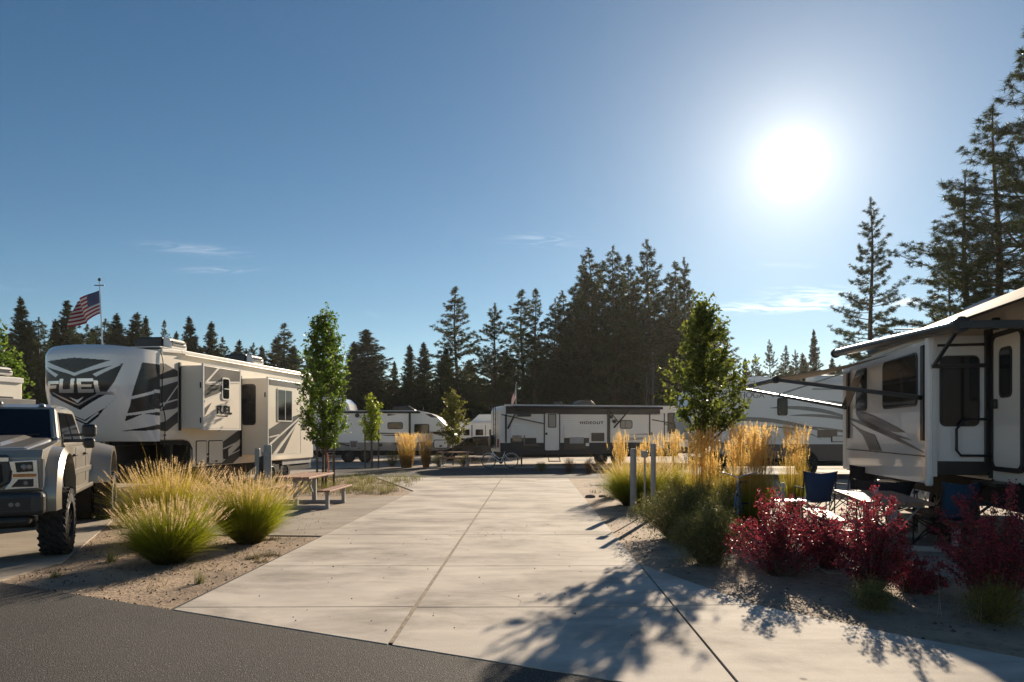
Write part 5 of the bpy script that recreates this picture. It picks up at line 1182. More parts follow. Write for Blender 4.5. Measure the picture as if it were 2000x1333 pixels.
def fountain(seed, H, R_, nb, npl, plm='plume', wb=.0027):
    rg = np.random.default_rng(seed)
    a = rg.uniform(0, 6.283, nb); rr = np.sqrt(rg.uniform(0, 1, nb))
    base = np.stack([np.cos(a)*rr*R_*.32, np.sin(a)*rr*R_*.32, np.zeros(nb)], 1)
    tilt = rr*.46 + rg.normal(0, .11, nb)
    d = unit(np.stack([np.cos(a)*tilt, np.sin(a)*tilt, np.ones(nb)], 1)); L = H*rg.uniform(.55, 1.12, nb)
    dr = rg.uniform(.2, 1.5, (nb, 1))
    bend = np.stack([np.cos(a)*R_*.30*(rr+.15), np.sin(a)*R_*.30*(rr+.15), -H*.17*(rr+.1)], 1)*dr + rg.normal(0, .035, (nb, 3))
    tuft = rg.integers(0, 22, nb); tl_ = rg.normal(0, .10, (22, 3)); hf = rg.uniform(.70, 1.15, 22)
    d = unit(d + tl_[tuft]*[1, 1, 0]); L = L*hf[tuft]; bend = bend*rg.uniform(.6, 1.6, 22)[tuft][:, None]
    stray = rg.random(nb) < .10; bend[stray] += rg.normal(0, .16, (int(stray.sum()), 3))
    v, f, P = strips(rg, base, d, bend, L, wb*rg.uniform(.5, 1.2, nb))
    a = rg.uniform(0, 6.283, npl); rr = np.sqrt(rg.uniform(0, 1, npl)); base = np.stack([np.cos(a)*rr*R_*.30, np.sin(a)*rr*R_*.30, np.zeros(npl)], 1)
    tilt = rr*.66 + rg.normal(0, .09, npl); d = unit(np.stack([np.cos(a)*tilt, np.sin(a)*tilt, np.ones(npl)], 1))
    L = H*rg.uniform(.86, 1.22, npl); bend = np.stack([np.cos(a)*R_*.14, np.sin(a)*R_*.14, -H*.05*np.ones(npl)], 1)*rr[:, None]
    v2, f2, P2 = strips(rg, base, d, bend, L, np.full(npl, .0022))
    pl = np.concatenate([plume(rg, P2[i], .15*rg.uniform(.7, 1.2), .011, 40, wid=.0030) for i in range(npl)])
    return (np.concatenate([v, v2]), np.concatenate([f, f2 + len(v)])), pl
def put_fountain(label, loc, rz, args, group, plm='plume', name='fountain_grass'):
    (v, f), pl = fountain(*args); r = thing(name, label, 'ornamental grass', loc, rz, group)
    npobj('blades', npmesh('blades', v, f, 'blade'), r); npobj('plumes', npmesh('plumes', pl, np.arange(len(pl)).reshape(-1, 3), plm), r); return r
G1 = 'fountain grass clumps'
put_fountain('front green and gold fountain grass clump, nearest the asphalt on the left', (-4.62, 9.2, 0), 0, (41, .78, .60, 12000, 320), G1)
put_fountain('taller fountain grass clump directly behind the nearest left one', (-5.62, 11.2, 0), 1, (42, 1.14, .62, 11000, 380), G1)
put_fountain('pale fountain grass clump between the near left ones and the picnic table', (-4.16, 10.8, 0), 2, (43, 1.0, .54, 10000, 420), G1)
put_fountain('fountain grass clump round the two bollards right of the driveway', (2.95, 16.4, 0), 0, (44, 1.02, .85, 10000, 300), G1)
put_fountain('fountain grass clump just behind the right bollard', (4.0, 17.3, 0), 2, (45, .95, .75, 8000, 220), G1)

def reed(seed, H, R_, n, plf=.9, hw=.018, fan=.10):
    rg = np.random.default_rng(seed)
    a = rg.uniform(0, 6.283, n); rr = np.sqrt(rg.uniform(0, 1, n)); base = np.stack([np.cos(a)*rr*R_, np.sin(a)*rr*R_, np.zeros(n)], 1)
    tl = rr*fan + rg.normal(0, .02, n); tl[rg.random(n) < .05] += .14
    d = unit(np.stack([np.cos(a)*tl, np.sin(a)*tl, np.ones(n)], 1)); L = H*rg.uniform(.45, 1.0, n)**.6
    bend = rg.normal(0, .03, (n, 3)); v, f, P = strips(rg, base, d, bend, L, np.full(n, .0035))
    nb = n*3; a = rg.uniform(0, 6.283, nb); rr = np.sqrt(rg.uniform(0, 1, nb)); base = np.stack([np.cos(a)*rr*R_, np.sin(a)*rr*R_, np.zeros(nb)], 1)
    d = unit(np.stack([np.cos(a)*rr*.12, np.sin(a)*rr*.12, np.ones(nb)], 1)); Lb = H*rg.uniform(.3, .62, nb)
    bb_ = np.stack([np.cos(a)*.10, np.sin(a)*.10, -.05*np.ones(nb)], 1)*rg.uniform(.2, 1.6, (nb, 1))
    v2, f2, _ = strips(rg, base, d, bb_, Lb, np.full(nb, .0042))
    k = int(n*plf); pl = np.concatenate([plume(rg, P[i], .26*rg.uniform(.8, 1.2), hw, 42, wid=.005) for i in range(k)])
    return (v, f), (v2, f2), pl
def put_reed(label, loc, args, group='feather reed grass clumps', sc=None):
    (v, f), (v2, f2), pl = reed(*args); r = thing('feather_reed_grass', label, 'ornamental grass', loc, 0, group)
    npobj('stems', npmesh('stems', v, f, 'reed'), r); npobj('leaf_blades', npmesh('leaf_blades', v2, f2, 'drystalk2' if args[0] >= 58 else 'blade'), r)
    npobj('plumes', npmesh('plumes', pl, np.arange(len(pl)).reshape(-1, 3), 'plume_g'), r); return r
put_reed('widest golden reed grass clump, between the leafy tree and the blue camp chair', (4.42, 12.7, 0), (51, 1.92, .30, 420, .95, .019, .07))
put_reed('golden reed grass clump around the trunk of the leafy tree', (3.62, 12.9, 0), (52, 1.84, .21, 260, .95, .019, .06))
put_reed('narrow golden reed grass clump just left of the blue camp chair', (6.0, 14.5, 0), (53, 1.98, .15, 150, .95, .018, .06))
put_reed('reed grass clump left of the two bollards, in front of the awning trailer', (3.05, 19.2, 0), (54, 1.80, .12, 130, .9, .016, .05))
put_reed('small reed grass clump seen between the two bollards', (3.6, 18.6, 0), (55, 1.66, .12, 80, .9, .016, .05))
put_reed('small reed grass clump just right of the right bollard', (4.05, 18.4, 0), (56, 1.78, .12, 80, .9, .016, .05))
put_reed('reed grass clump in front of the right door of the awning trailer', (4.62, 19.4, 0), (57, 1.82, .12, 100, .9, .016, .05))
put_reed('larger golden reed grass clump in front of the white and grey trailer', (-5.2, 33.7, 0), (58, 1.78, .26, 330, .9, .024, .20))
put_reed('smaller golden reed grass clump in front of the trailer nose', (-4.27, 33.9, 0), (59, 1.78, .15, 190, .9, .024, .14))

def shrub(seed, rx, ry, h, n, lsize, stems=26, fine=False, up=.9):
    """mounded bush: leaves along many arching twigs"""
    rg = np.random.default_rng(seed); paths = []; cs = []
    for k in range(stems):
        a = rg.uniform(0, 6.283); q = math.sqrt(rg.uniform(0, 1)); tip = np.array([math.cos(a)*rx*q, math.sin(a)*ry*q, h*(1 - .45*q**2)*(rg.uniform(.65, 1.1) if up > .3 else rg.uniform(.30, 1.0)**.8*1.22)])
        b0 = np.array([math.cos(a)*rx*.2*q, math.sin(a)*ry*.2*q, 0.0]); pts = []
        for s_ in np.linspace(0, 1, 6): p = b0*(1-s_) + tip*s_; p[2] = tip[2]*(1-(1-s_)**1.6); pts.append(p)
        paths.append((pts, [max(.002, .009*(1-s_)) for s_ in np.linspace(0, 1, 6)]))
        m_ = n//stems; s_ = rg.uniform(.08, 1.02, m_)**.8; P = np.array(pts); ii = np.minimum(4, (s_*5).astype(int)); fr_ = (s_*5-ii)[:, None]
        c = P[ii]*(1-fr_) + P[ii+1]*fr_; sp = ((.035 if up > .3 else .019) + .10*(1-s_)*up)[:, None]
        cs.append(c + rg.normal(size=c.shape)*sp)
    c = np.concatenate(cs); c[:, 2] = np.maximum(c[:, 2], .02)
    if fine:
        d = unit(rg.normal(size=c.shape) + np.array([0, 0, .9])); v, f, _ = strips(rg, c, d, rg.normal(0, .006, c.shape), np.full(len(c), lsize), np.full(len(c), lsize*.075), seg=1)
    else: v, f = leaves(rg, c, lsize, .2)
    return limb_tubes(paths, 4), v, f
def put_shrub(name, label, loc, args, m, group=None, rz=0, fine=False, cat='shrub', up=.9):
    b, v, f = shrub(*args, fine=fine, up=up); r = thing(name, label, cat, loc, rz, group)
    b.build('stems', 'bark', r); npobj('foliage', npmesh('foliage', v, f, m), r); return r
# red barberries
GB = 'red barberry shrubs along the right patio'
put_shrub('barberry_shrub', 'red barberry shrub nearest the green shrub, left one of the row', (3.32, 8.35, 0), (61, .72, .50, .98, 11500, .026, 80), 'barb', GB, up=.28)
put_shrub('barberry_shrub', 'low red barberry shrub filling the gap between two taller ones', (4.05, 8.7, 0), (62, .50, .45, .72, 7000, .026, 50), 'barb', GB, up=.28)
put_shrub('barberry_shrub', 'red barberry shrub in front of the near picnic table', (3.98, 7.55, 0), (63, .50, .45, 1.02, 10000, .026, 70), 'barb', GB, up=.28)
put_shrub('barberry_shrub', 'large red barberry shrub at the right edge of the photo', (4.95, 7.0, 0), (64, .62, .55, 1.12, 12500, .026, 85), 'barb', GB, up=.28)
put_shrub('barberry_shrub', 'small low barberry sprawling right of the table leg shrub', (4.35, 7.45, 0), (65, .38, .3, .34, 3500, .026, 40), 'barb', GB, up=.28)
# green shrubs
GS = 'green shrubs right of the driveway'
put_shrub('green_shrub', 'dark green bushy shrub in front of the bollards', (2.75, 11.3, 0), (66, .85, .75, .84, 14000, .06, 150), 'sage', GS, fine=True, up=1.2)
put_shrub('green_shrub', 'dark green shrub under the reed grass around the leafy tree', (3.35, 11.9, 0), (67, .6, .6, .92, 9000, .06, 90), 'sage', GS, fine=True, up=1.2)
put_shrub('green_shrub', 'low rounded green shrub nearest the concrete, left of the red barberries', (2.62, 9.15, 0), (68, .55, .5, .74, 13000, .05, 130), 'sage', GS, fine=True, up=1.2)
put_shrub('green_shrub', 'yellow green shrub beside the right bollard', (3.55, 14.6, 0), (69, .40, .4, .95, 6000, .05, 60), 'sage_y', GS, fine=True)
put_shrub('green_shrub', 'yellow flowering tuft at the foot of the reed grass by the leaning bike', (3.95, 12.6, 0), (70, .25, .25, .95, 3000, .07, 40), 'sage_y', GS, fine=True)
put_shrub('green_shrub', 'small fine leaved green shrub on bare dirt at the lower right', (3.58, 6.75, 0), (71, .20, .18, .22, 3500, .035, 60), 'sage', GS, fine=True)
put_shrub('green_shrub', 'small yellow green shrub with dry stalks at the lower right edge', (4.45, 6.3, 0), (72, .34, .26, .34, 4500, .035, 60), 'sage_y', GS, fine=True)
rg_ = np.random.default_rng(5)
n = 26; base = np.stack([rg_.uniform(-.42, .38, n), rg_.uniform(-.1, .2, n), np.zeros(n)], 1); d = unit(np.stack([rg_.normal(-.15, .28, n), rg_.normal(0, .2, n), np.ones(n)], 1))
v, f, _ = strips(rg_, base, d, rg_.normal(0, .05, (n, 3)), rg_.uniform(.25, .62, n), np.full(n, .0028))
tag(npobj('dry_stalks', npmesh('dry_stalks', v, f, 'drystalk')), 'thin pale dry stalks sticking up from the yellow green shrub at the lower right', 'dry stalks', loc=(4.4, 6.35, 0))
n = 7; base = np.stack([rg_.uniform(-.3, .4, n), rg_.uniform(-.1, .2, n), np.zeros(n)], 1); d = unit(np.stack([rg_.normal(-.1, .2, n), rg_.normal(0, .2, n), np.ones(n)], 1))
v, f, _ = strips(rg_, base, d, rg_.normal(0, .05, (n, 3)), rg_.uniform(.2, .35, n), np.full(n, .0028))
tag(npobj('dry_stalks', npmesh('dry_stalks', v, f, 'drystalk')), 'few thin dry stalks in front of the barberry by the near picnic table', 'dry stalks', loc=(3.8, 7.05, 0))
# shrubs further back
put_shrub('dry_shrub', 'brown dry shrub behind the left fountain grass, below the storage hatches', (-7.2, 16.6, 0), (73, 1.1, .6, .95, 9000, .07, 90), 'brush', fine=True)
put_shrub('dry_shrub', 'small dry shrub right beside the truck rear wheel', (-7.25, 13.0, 0), (74, .40, .40, .50, 5000, .06, 60), 'brush', fine=True)
GF = 'small shrubs along the far curb'
for px, py, w, h, m_, lab in ((857, 912, 30, 28, 'sage', 'small green shrub at the left end of the far picnic table'), (905, 912, 34, 26, 'sage_y', 'small shrub with a yellow top under the far picnic table'),
        (1057, 922, 20, 18, 'sage', 'small round shrub right of the white bicycle'), (1112, 925, 30, 28, 'brush', 'rounded brown shrub below the awning trailer wheels'), (1152, 926, 34, 30, 'brush', 'rightmost rounded brown shrub in the shade of the awning trailer'),
        (765, 912, 40, 30, 'sage_y', 'sunlit yellow shrub left of the larger golden grass clump'), (1345, 915, 60, 40, 'brush', 'brown hedge like shrub behind the reed grass, below the hatch'),
        (1425, 925, 44, 34, 'sage', 'green shrub under the motorhome nose')):
    X, Y = gp(px, py); k = Y/F
    put_shrub('small_shrub', lab, (X, Y + .2, 0), (int(px), w*k/2, .35, h*k, 2200, .06, 40), m_, GF, fine=True)
# weeds and litter: uncountable ground cover
def weeds(name, label, spots, seed, m='blade', h=(.06, .22), w=.0035, lean=.35, dens=40, kind='stuff'):
    rg = np.random.default_rng(seed); bs = []; sc = []
    for x, y, r, k in spots:
        n = int(k); a = rg.uniform(0, 6.283, n); q = r*np.sqrt(rg.uniform(0, 1, n)); bs.append(np.stack([x + np.cos(a)*q, y + np.sin(a)*q, np.zeros(n)], 1)); sc.append(np.full(n, 1.0))
    b = np.concatenate(bs); n = len(b); d = unit(np.stack([rg.normal(0, lean, n), rg.normal(0, lean, n), np.ones(n)], 1))
    v, f, _ = strips(rg, b, d, rg.normal(0, .02, (n, 3)), rg.uniform(h[0], h[1], n), np.full(n, w), seg=2)
    o = npobj(name, npmesh(name, v, f, m)); o['kind'] = 'stuff'; o['label'] = label; o['category'] = 'ground cover'; return o
sp = []
for _ in range(700):
    x = rnd.uniform(-9, -3.1); y = rnd.uniform(18.9, 26.2)
    if x < -3.3 and y > 18.9: sp.append((x, y, .14, rnd.randint(4, 22)))
weeds('weeds', 'thin dry and green weeds on the dirt patch behind the left picnic table', sp, 81, h=(.05, .28))
sp = [(-3.9 + rnd.uniform(-.2, .3), 11.1 + rnd.uniform(-.1, .1), .1, 60) for _ in range(5)] + [(-3.35 + rnd.uniform(-.25, .05), 9.6 + rnd.uniform(-.4, .4), .1, 60) for _ in range(5)]
for _ in range(240): 
    y = rnd.uniform(7.3, 14.5); x = rnd.uniform(-7.2 + max(0, (12 - y))*.25, -3.4)
    if y > road_edge(x) + .15 and x > -6 - max(0, y - 9.1)*.43: sp.append((x, y, .08, rnd.randint(2, 9)))
weeds('low_weeds', 'low sparse weeds on the dirt bed left of the driveway', sp, 82, h=(.02, .09), lean=.9)
for i, (px, py, s_) in enumerate(((215, 1098, .30), (390, 1140, .20), (110, 1128, .13))):
    X, Y = gp(px, py); rg = np.random.default_rng(90+i); n = 60; b = np.zeros((n, 3)) + rg.normal(0, .03, (n, 3))*[1, 1, 0]
    d = unit(np.stack([rg.normal(0, .35, n), rg.normal(0, .35, n), np.ones(n)], 1)); v, f, _ = strips(rg, b, d, rg.normal(0, .02, (n, 3)), rg.uniform(.3, 1, n)*s_, np.full(n, .003))
    tag(npobj('weed', npmesh('weed', v, f, 'sage')), ['spindly green weed on the dirt beside the truck pad', 'single upright weed near the corner of the driveway and asphalt', 'small weed growing at the front edge of the truck pad'][i], 'weed', loc=(X, Y, 0))
sp = [(rnd.uniform(2.4, 5), rnd.uniform(16, 23), .15, 14) for _ in range(120)]
weeds('roadside_weeds', 'sparse weeds on the dirt right of the driveway far end', sp, 83, h=(.03, .16))
# pebbles and wood chips
def pebbles(name, label, region, n, seed, m, size=(.006, .022)):
    rg = np.random.default_rng(seed); pts = []
    while len(pts) < n:
        p = region(rg)
        if p: pts.append(p)
    P = np.array(pts); s = rg.uniform(*size, (n, 1))*rg.uniform(.4, 1, (n, 1)); cube = np.array([(1,0,0),(0,1,0),(-1,0,0),(0,-1,0),(0,0,.8),(0,0,-.8)])
    V = cube[None]*rg.uniform(.6, 1.3, (n, 6, 1))*s[:, None, :]; a = rg.uniform(0, 6.28, n); ca, sa = np.cos(a)[:, None], np.sin(a)[:, None]
    X = V[..., 0]*ca - V[..., 1]*sa*.7; Yv = V[..., 0]*sa + V[..., 1]*ca*.7; V = np.stack([X, Yv, V[..., 2]], -1) + np.concatenate([P, np.full((n, 1), .005)], 1)[:, None, :]
    f = np.array([(0,1,4),(1,2,4),(2,3,4),(3,0,4),(1,0,5),(2,1,5),(3,2,5),(0,3,5)]); Fc = (f[None] + (np.arange(n)*6)[:, None, None]).reshape(-1, 3)
    o = npobj(name, npmesh(name, V.reshape(-1, 3), Fc, m)); o['kind'] = 'stuff'; o['label'] = label; o['category'] = 'ground cover'
def left_bed(rg):
    y = rg.uniform(6.7, 16)**1; x = rg.uniform(-8.6, -3.2)
    if y > road_edge(x) + .02 and x < lx(y) - .03 and x > -5.98 - max(0, y - 9.1)*.43: return (x, y)
def right_bed(rg):
    y = rg.uniform(4.2, 14); x = rg.uniform(1.8, 7.5)
    e = 1.72 if y > 8.95 else 1.716 + (8.95 - y)*.40
    if y < 5.9: e = 3.25 + (5.9 - y)*1.1
    if x > e + .08: return (x, y)
pebbles('gravel', 'scattered pebbles and clods on the dirt bed left of the driveway', left_bed, 2600, 1, 'dirt', (.006, .02))
pebbles('gravel', 'scattered pebbles and clods on the shaded dirt right of the driveway', right_bed, 3000, 2, 'dirt', (.006, .02))
pebbles('wood_chips', 'bits of bark and dead leaves strewn on the dirt left of the driveway', left_bed, 420, 3, 'bark', (.008, .028))
pebbles('wood_chips', 'bits of bark and dead leaves strewn on the dirt right of the driveway', right_bed, 420, 4, 'bark', (.008, .028))
def drive(rg):
    y = rg.uniform(5, 14); x = rg.uniform(-3.2, 1.6)
    if y > road_edge(x) + .05: return (x, y)
    return None
def drive2(rg):
    y = rg.uniform(5.2, 13); x = rg.uniform(-3.0, 2.2)
    if y > road_edge(x) + .1 and x < lx(y) + 9 and x > lx(y) + .1 and x < rx(y): return (x, y)
def edge_(rg):
    x = rg.uniform(-6, 4); return (x, road_edge(x) + rg.normal(0, .035))
pebbles('edge_gravel', 'loose grit along the edge of the front asphalt', edge_, 900, 6, 'asphalt', (.006, .018))
pebbles('leaf_litter', 'few dark specks of leaf litter and grit on the concrete driveway', drive2, 90, 8, 'bark', (.006, .016))
S_ll = bpy.data.objects['leaf_litter']; S_ll.location.z = .021
# ---------------------------------------------------------------- street furniture and small things
def picnic(label, loc, rz, L=1.85, group='picnic tables', flip=False):
    r = thing('picnic_table', label, 'picnic table', loc, rz, group)
    b = MB(); nb = 5; w = .80/nb
    for k in range(nb): b.box(-.40 + k*w + .004, -.40 + (k+1)*w - .004, -L/2 - (.02 if k % 2 else 0), L/2, .71, .755)
    b.build('tabletop', 'wood', r, bevel=.006)
    for s_ in (-1, 1):
        b = MB()
        for k in range(2): b.box(s_*.72 - .145 + k*.147, s_*.72 + k*.147 - .005, -L/2, L/2, .42, .46)
        b.build('bench', 'wood2', r, bevel=.006)
    for y in (-L/2 + .28, L/2 - .28):
        MB().box(-.76, .76, y - .04, y + .04, 0.02, .10).box(-.05, .05, y - .04, y + .04, .10, .70).box(-.36, .36, y - .03, y + .03, .65, .708).build('frame', 'galv', r, bevel=.006)
        for s_ in (-1, 1): MB().box(s_*.72 - .04, s_*.72 + .04, y - .04, y + .04, .10, .418).build('bench_post', 'galv', r, bevel=.006)
    MB().bar((0, -L/2 + .32, .22), (0, -.08, .70), .03).bar((0, L/2 - .32, .22), (0, .08, .70), .03).bar((-.05, -L/2+.3, .3), (-.3, -L/2+.3, .64), .02).bar((.05, -L/2+.3, .3), (.3, -L/2+.3, .64), .02).build('brace', 'galv', r)
    return r
pt = picnic('reddish brown picnic table with grey steel legs on the left concrete pad', (-4.87, 16.1, 0), R(-2))
dup(pt, (5.78, 10.75, 0), R(-14), 'picnic table on the right patio with a drinking glass on it', scale=(1.15, 1.12, 1.0))
dup(pt, (-2.9, 34.9, 0), R(88), 'far picnic table in front of the dark car')

def bollard(name, label, px, base_y, top_z, r, m='galv', group=None, n=20):
    X, Y = gp(px, base_y); t = thing(name, label, 'post', (X, Y, 0), 0, group)
    MB().lathe((0, 0, 0), (0, 0, 1), [(r, 0), (r, top_z - .02), (r*.86, top_z)], n).build('pipe', m, t, bevel=.0)
    MB().lathe((0, 0, 0), (0, 0, 1), [(r*1.7, 0), (r*1.6, .03), (r, .035)], n).build('footing', 'concrete_b', t)
    return t
bollard('bollard', 'round grey steel bollard nearest the driveway, in front of the fountain grass', 1237, 995, 1.38, .072, group='grey bollards')
bollard('bollard', 'round grey steel bollard on the right with a small meter box beside it', 1276, 1012, 1.52, .052, group='grey bollards')
X, Y = gp(1263, 1008)
hb = thing('hose_box', 'small pale grey utility box on a thin pipe beside the right bollard', 'utility box', (X - .02, Y + .1, 0), 0)
MB().box(-.075, .06, -.05, .05, 1.22, 1.36).build('box', 'galv', hb, bevel=.02)
MB().tube([(0, 0, 0), (0, 0, 1.22)], .02, 8).build('pipe', 'galv', hb)
up = thing('utility_pedestal', 'wide grey green utility pedestal with a faint printed symbol, left of the picnic table', 'utility pedestal', (-6.05, 16.9, 0), 0)
MB().lathe((0, 0, 0), (0, 0, 1), [(.105, 0), (.105, 1.42), (.095, 1.44)], 6).build('body', 'post', up, bevel=.008)
g = MB().tube([(.0, -.10, 1.16), (-.03, -.10, 1.22), (0, -.10, 1.28), (.03, -.10, 1.22), (0, -.10, 1.16)], .006, 5).tube([(-.02, -.10, 1.06), (.03, -.10, 1.0), (-.02, -.10, .92)], .006, 5)
g.build('symbol', 'alu', up)
up2 = thing('utility_post', 'slim grey green post just left of the wide utility pedestal', 'post', (-6.45, 17.3, 0), 0)
MB().lathe((0, 0, 0), (0, 0, 1), [(.066, 0), (.066, 1.33), (.058, 1.345)], 16).build('pipe', 'post', up2)
MB().box(-.075, .075, -.075, .075, 0, .03).build('footing', 'concrete_b', up2)
MB().box(.08, .26, -.07, .09, .55, 1.15).build('meter_box', 'black', up2, bevel=.02)
MB().box(.10, .24, .0, .08, 1.15, 1.26).build('meter_cap', 'galv', up2, bevel=.02)

lp = thing('lamp_post', 'dark lamp post with a short side arm, rising in front of the central grove', 'lamp post', (275/F*62, 62, 0), 0)
MB().tube([(0, 0, 0), (0, 0, 7.9)], [.16, .10], 10).build('pole', 'black', lp)
MB().box(-.75, .12, -.15, .15, 7.74, 7.84).build('lamp_head', 'black', lp, bevel=.03)
MB().lathe((0, 0, 7.9), (0, 0, 1), [(.05, 0), (.05, .1), (.01, .14)], 8).build('sensor', 'galv', lp)
lp2 = thing('lamp_post', 'thinner shorter pole left of the dark lamp post in the shaded woods', 'lamp post', (262/F*64, 64, 0), 0)
MB().tube([(0, 0, 0), (0, 0, 7.0)], .07, 8).build('pole', 'black', lp2)
MB().box(-.1, .3, -.1, .1, 6.92, 7.0).build('lamp_head', 'black', lp2)

# flag on its pole, behind the logo trailer
def flag(label, loc, lean, H, hoist, fly, rz, seed, droop=.35, name='flagpole', pole_r=.03, sway=1.0):
    r = thing(name, label, 'flag', loc, 0)
    top = Vector((lean, 0, H))
    MB().tube([(0, 0, 0), top*.5, top], [pole_r*1.3, pole_r, pole_r*.6], 8).build('pole', 'alu', r)
    MB().lathe(top, (0, 0, 1), [(.01, -.02), (.05, 0), (.055, .05), (.02, .10)], 10).bar(top + Vector((-.17, 0, -.16)), top + Vector((.17, 0, -.16)), .03).build('finial', 'black', r)
    nx, nz = 60, 39
    vs = []; fs = []; ms = []
    def P(i, j):
        s_ = i/nx; t = j/nz
        amp = .16*fly*s_; w = math.sin(s_*7.5 + t*1.6 + seed)*amp + math.sin(s_*15 + t*4)*amp*.22
        x = -s_*fly*.80 + .10*fly*math.sin(s_*5)*t*s_; y = w*1.6*sway; z = -t*hoist*(1 - .10*s_) - droop*fly*s_**1.15 + w*.42 - .20*fly*s_*t*math.sin(2.6*s_)
        b = top + Vector((-.012*1, 0, -.34)); return (b.x + x - lean*(t*hoist)/H, y, b.z + z)
    for j in range(nz + 1):
        for i in range(nx + 1): vs.append(P(i, j))
    for j in range(nz):
        for i in range(nx):
            st = j*13//nz; m_ = 0 if st % 2 == 0 else 1
            if i < nx*.40 and st < 7:
                m_ = 2
                if (i % 4 == 2 and j % 4 == 2) or (i % 4 == 0 and j % 4 == 0 and j > 0 and i > 0): m_ = 1
            fs.append((j*(nx+1)+i, j*(nx+1)+i+1, (j+1)*(nx+1)+i+1, (j+1)*(nx+1)+i)); ms.append(m_)
    b = MB(); b.v = vs; b.f = fs; b.m = ms
    o = b.build('flag', ['flagred', 'flagwhite', 'flagblue'], r, smooth=True); return r
flag('American flag waving on a tall thin pole behind the logo trailer', (-799/F*24 + .2, 24, 0), -.32, 7.08, .82, 1.18, 0, 1.0)
flag('small American flag hanging on a thin pole behind the awning trailer', (4/F*44 + .12, 44, 0), 0, 4.9, .62, .34, 0, 2.2, droop=1.9, pole_r=.02, sway=.5)

# bicycles
def bicycle(label, loc, rz, paint='bikew', basket=False, group='bicycles'):
    r = thing('bicycle', label, 'bicycle', loc, rz, group)
    for x in (-.54, .54):
        o = MB(); o.tube([(x + .33*math.cos(R(a)), 0, .345 + .33*math.sin(R(a))) for a in range(0, 360, 12)], .02, 6, closed=True)
        w = o.build('wheel', 'rubber', r)
        q = MB(); q.tube([(x + .30*math.cos(R(a)), 0, .345 + .30*math.sin(R(a))) for a in range(0, 360, 12)], .010, 5, closed=True)
        for k in range(16): q.tube([(x, .02*(-1)**k, .345), (x + .30*math.cos(R(k*22.5)), 0, .345 + .30*math.sin(R(k*22.5)))], .0022, 3)
        q.lathe((x, -.04, .345), (0, 1, 0), [(.025, 0), (.025, .08)], 8); q.build('rim', 'alu', w)
        MB().tube([(x + .375*math.cos(R(a)), 0, .345 + .375*math.sin(R(a))) for a in range(20 if x > 0 else 30, 165, 10)], .012, 5).build('fender', paint, r)
    fr_ = MB()
    bb_ = (.05, 0, .30); ht = (-.36, 0, .78); hb_ = (-.38, 0, .66); st = (.22, 0, .72)
    fr_.tube([hb_, (-.28, 0, .50), (-.1, 0, .36), bb_], .019, 8); fr_.tube([ht, (-.24, 0, .62), (-.05, 0, .47), (.14, 0, .50)], .019, 8)
    fr_.tube([bb_, st], .018, 8); fr_.tube([bb_, (.54, .04, .345)], .011, 6); fr_.tube([bb_, (.54, -.04, .345)], .011, 6)
    fr_.tube([(.20, .03, .64), (.54, .05, .345)], .010, 6); fr_.tube([(.20, -.03, .64), (.54, -.05, .345)], .010, 6); fr_.tube([(-.33, 0, .86), hb_, (-.54, 0, .345)], .017, 8)
    fr_.build('frame', paint, r)
    MB().tube([(-.10, .32, 1.0), (-.22, .28, 1.03), (-.33, .10, 1.0), (-.33, 0, .95), (-.33, -.10, 1.0), (-.22, -.28, 1.03), (-.10, -.32, 1.0)], .012, 6).tube([(-.33, 0, .84), (-.33, 0, .97)], .013, 6).build('handlebar', 'alu', r)
    MB().tube([st, (.25, 0, .82)], .013, 6).build('seat_post', 'alu', r)
    MB().poly((0, 0, .82), (1, 0, 0), (0, 1, 0), (0, 0, 1), [(.05, -.02), (.20, -.05), (.34, -.11), (.40, -.08), (.40, .08), (.34, .11), (.20, .05), (.05, .02)], 0, .05).build('saddle', 'black', r, bevel=.02)
    MB().lathe((.05, .03, .30), (0, 1, 0), [(.10, 0), (.10, .008)], 18).bar((.05, .05, .30), (.05, .05, .13), .02).bar((.05, -.05, .30), (.05, -.05, .47), .02).box(.0, .1, .05, .15, .11, .13).box(.0, .1, -.15, -.05, .46, .48).build('crank', 'black', r)
    if basket: MB().box(-.62, -.42, -.13, .13, .76, .92).build('basket', 'blackm', r, bevel=.02)
    return r
bk = bicycle('white cruiser bicycle standing on the far curb beside the awning trailer', (-.58, 32.75, .04), R(1))
b2 = bicycle('blue bicycle seen nearly end on among the reed grass', (4.12, 12.35, 0), R(66), 'bikeb', False)

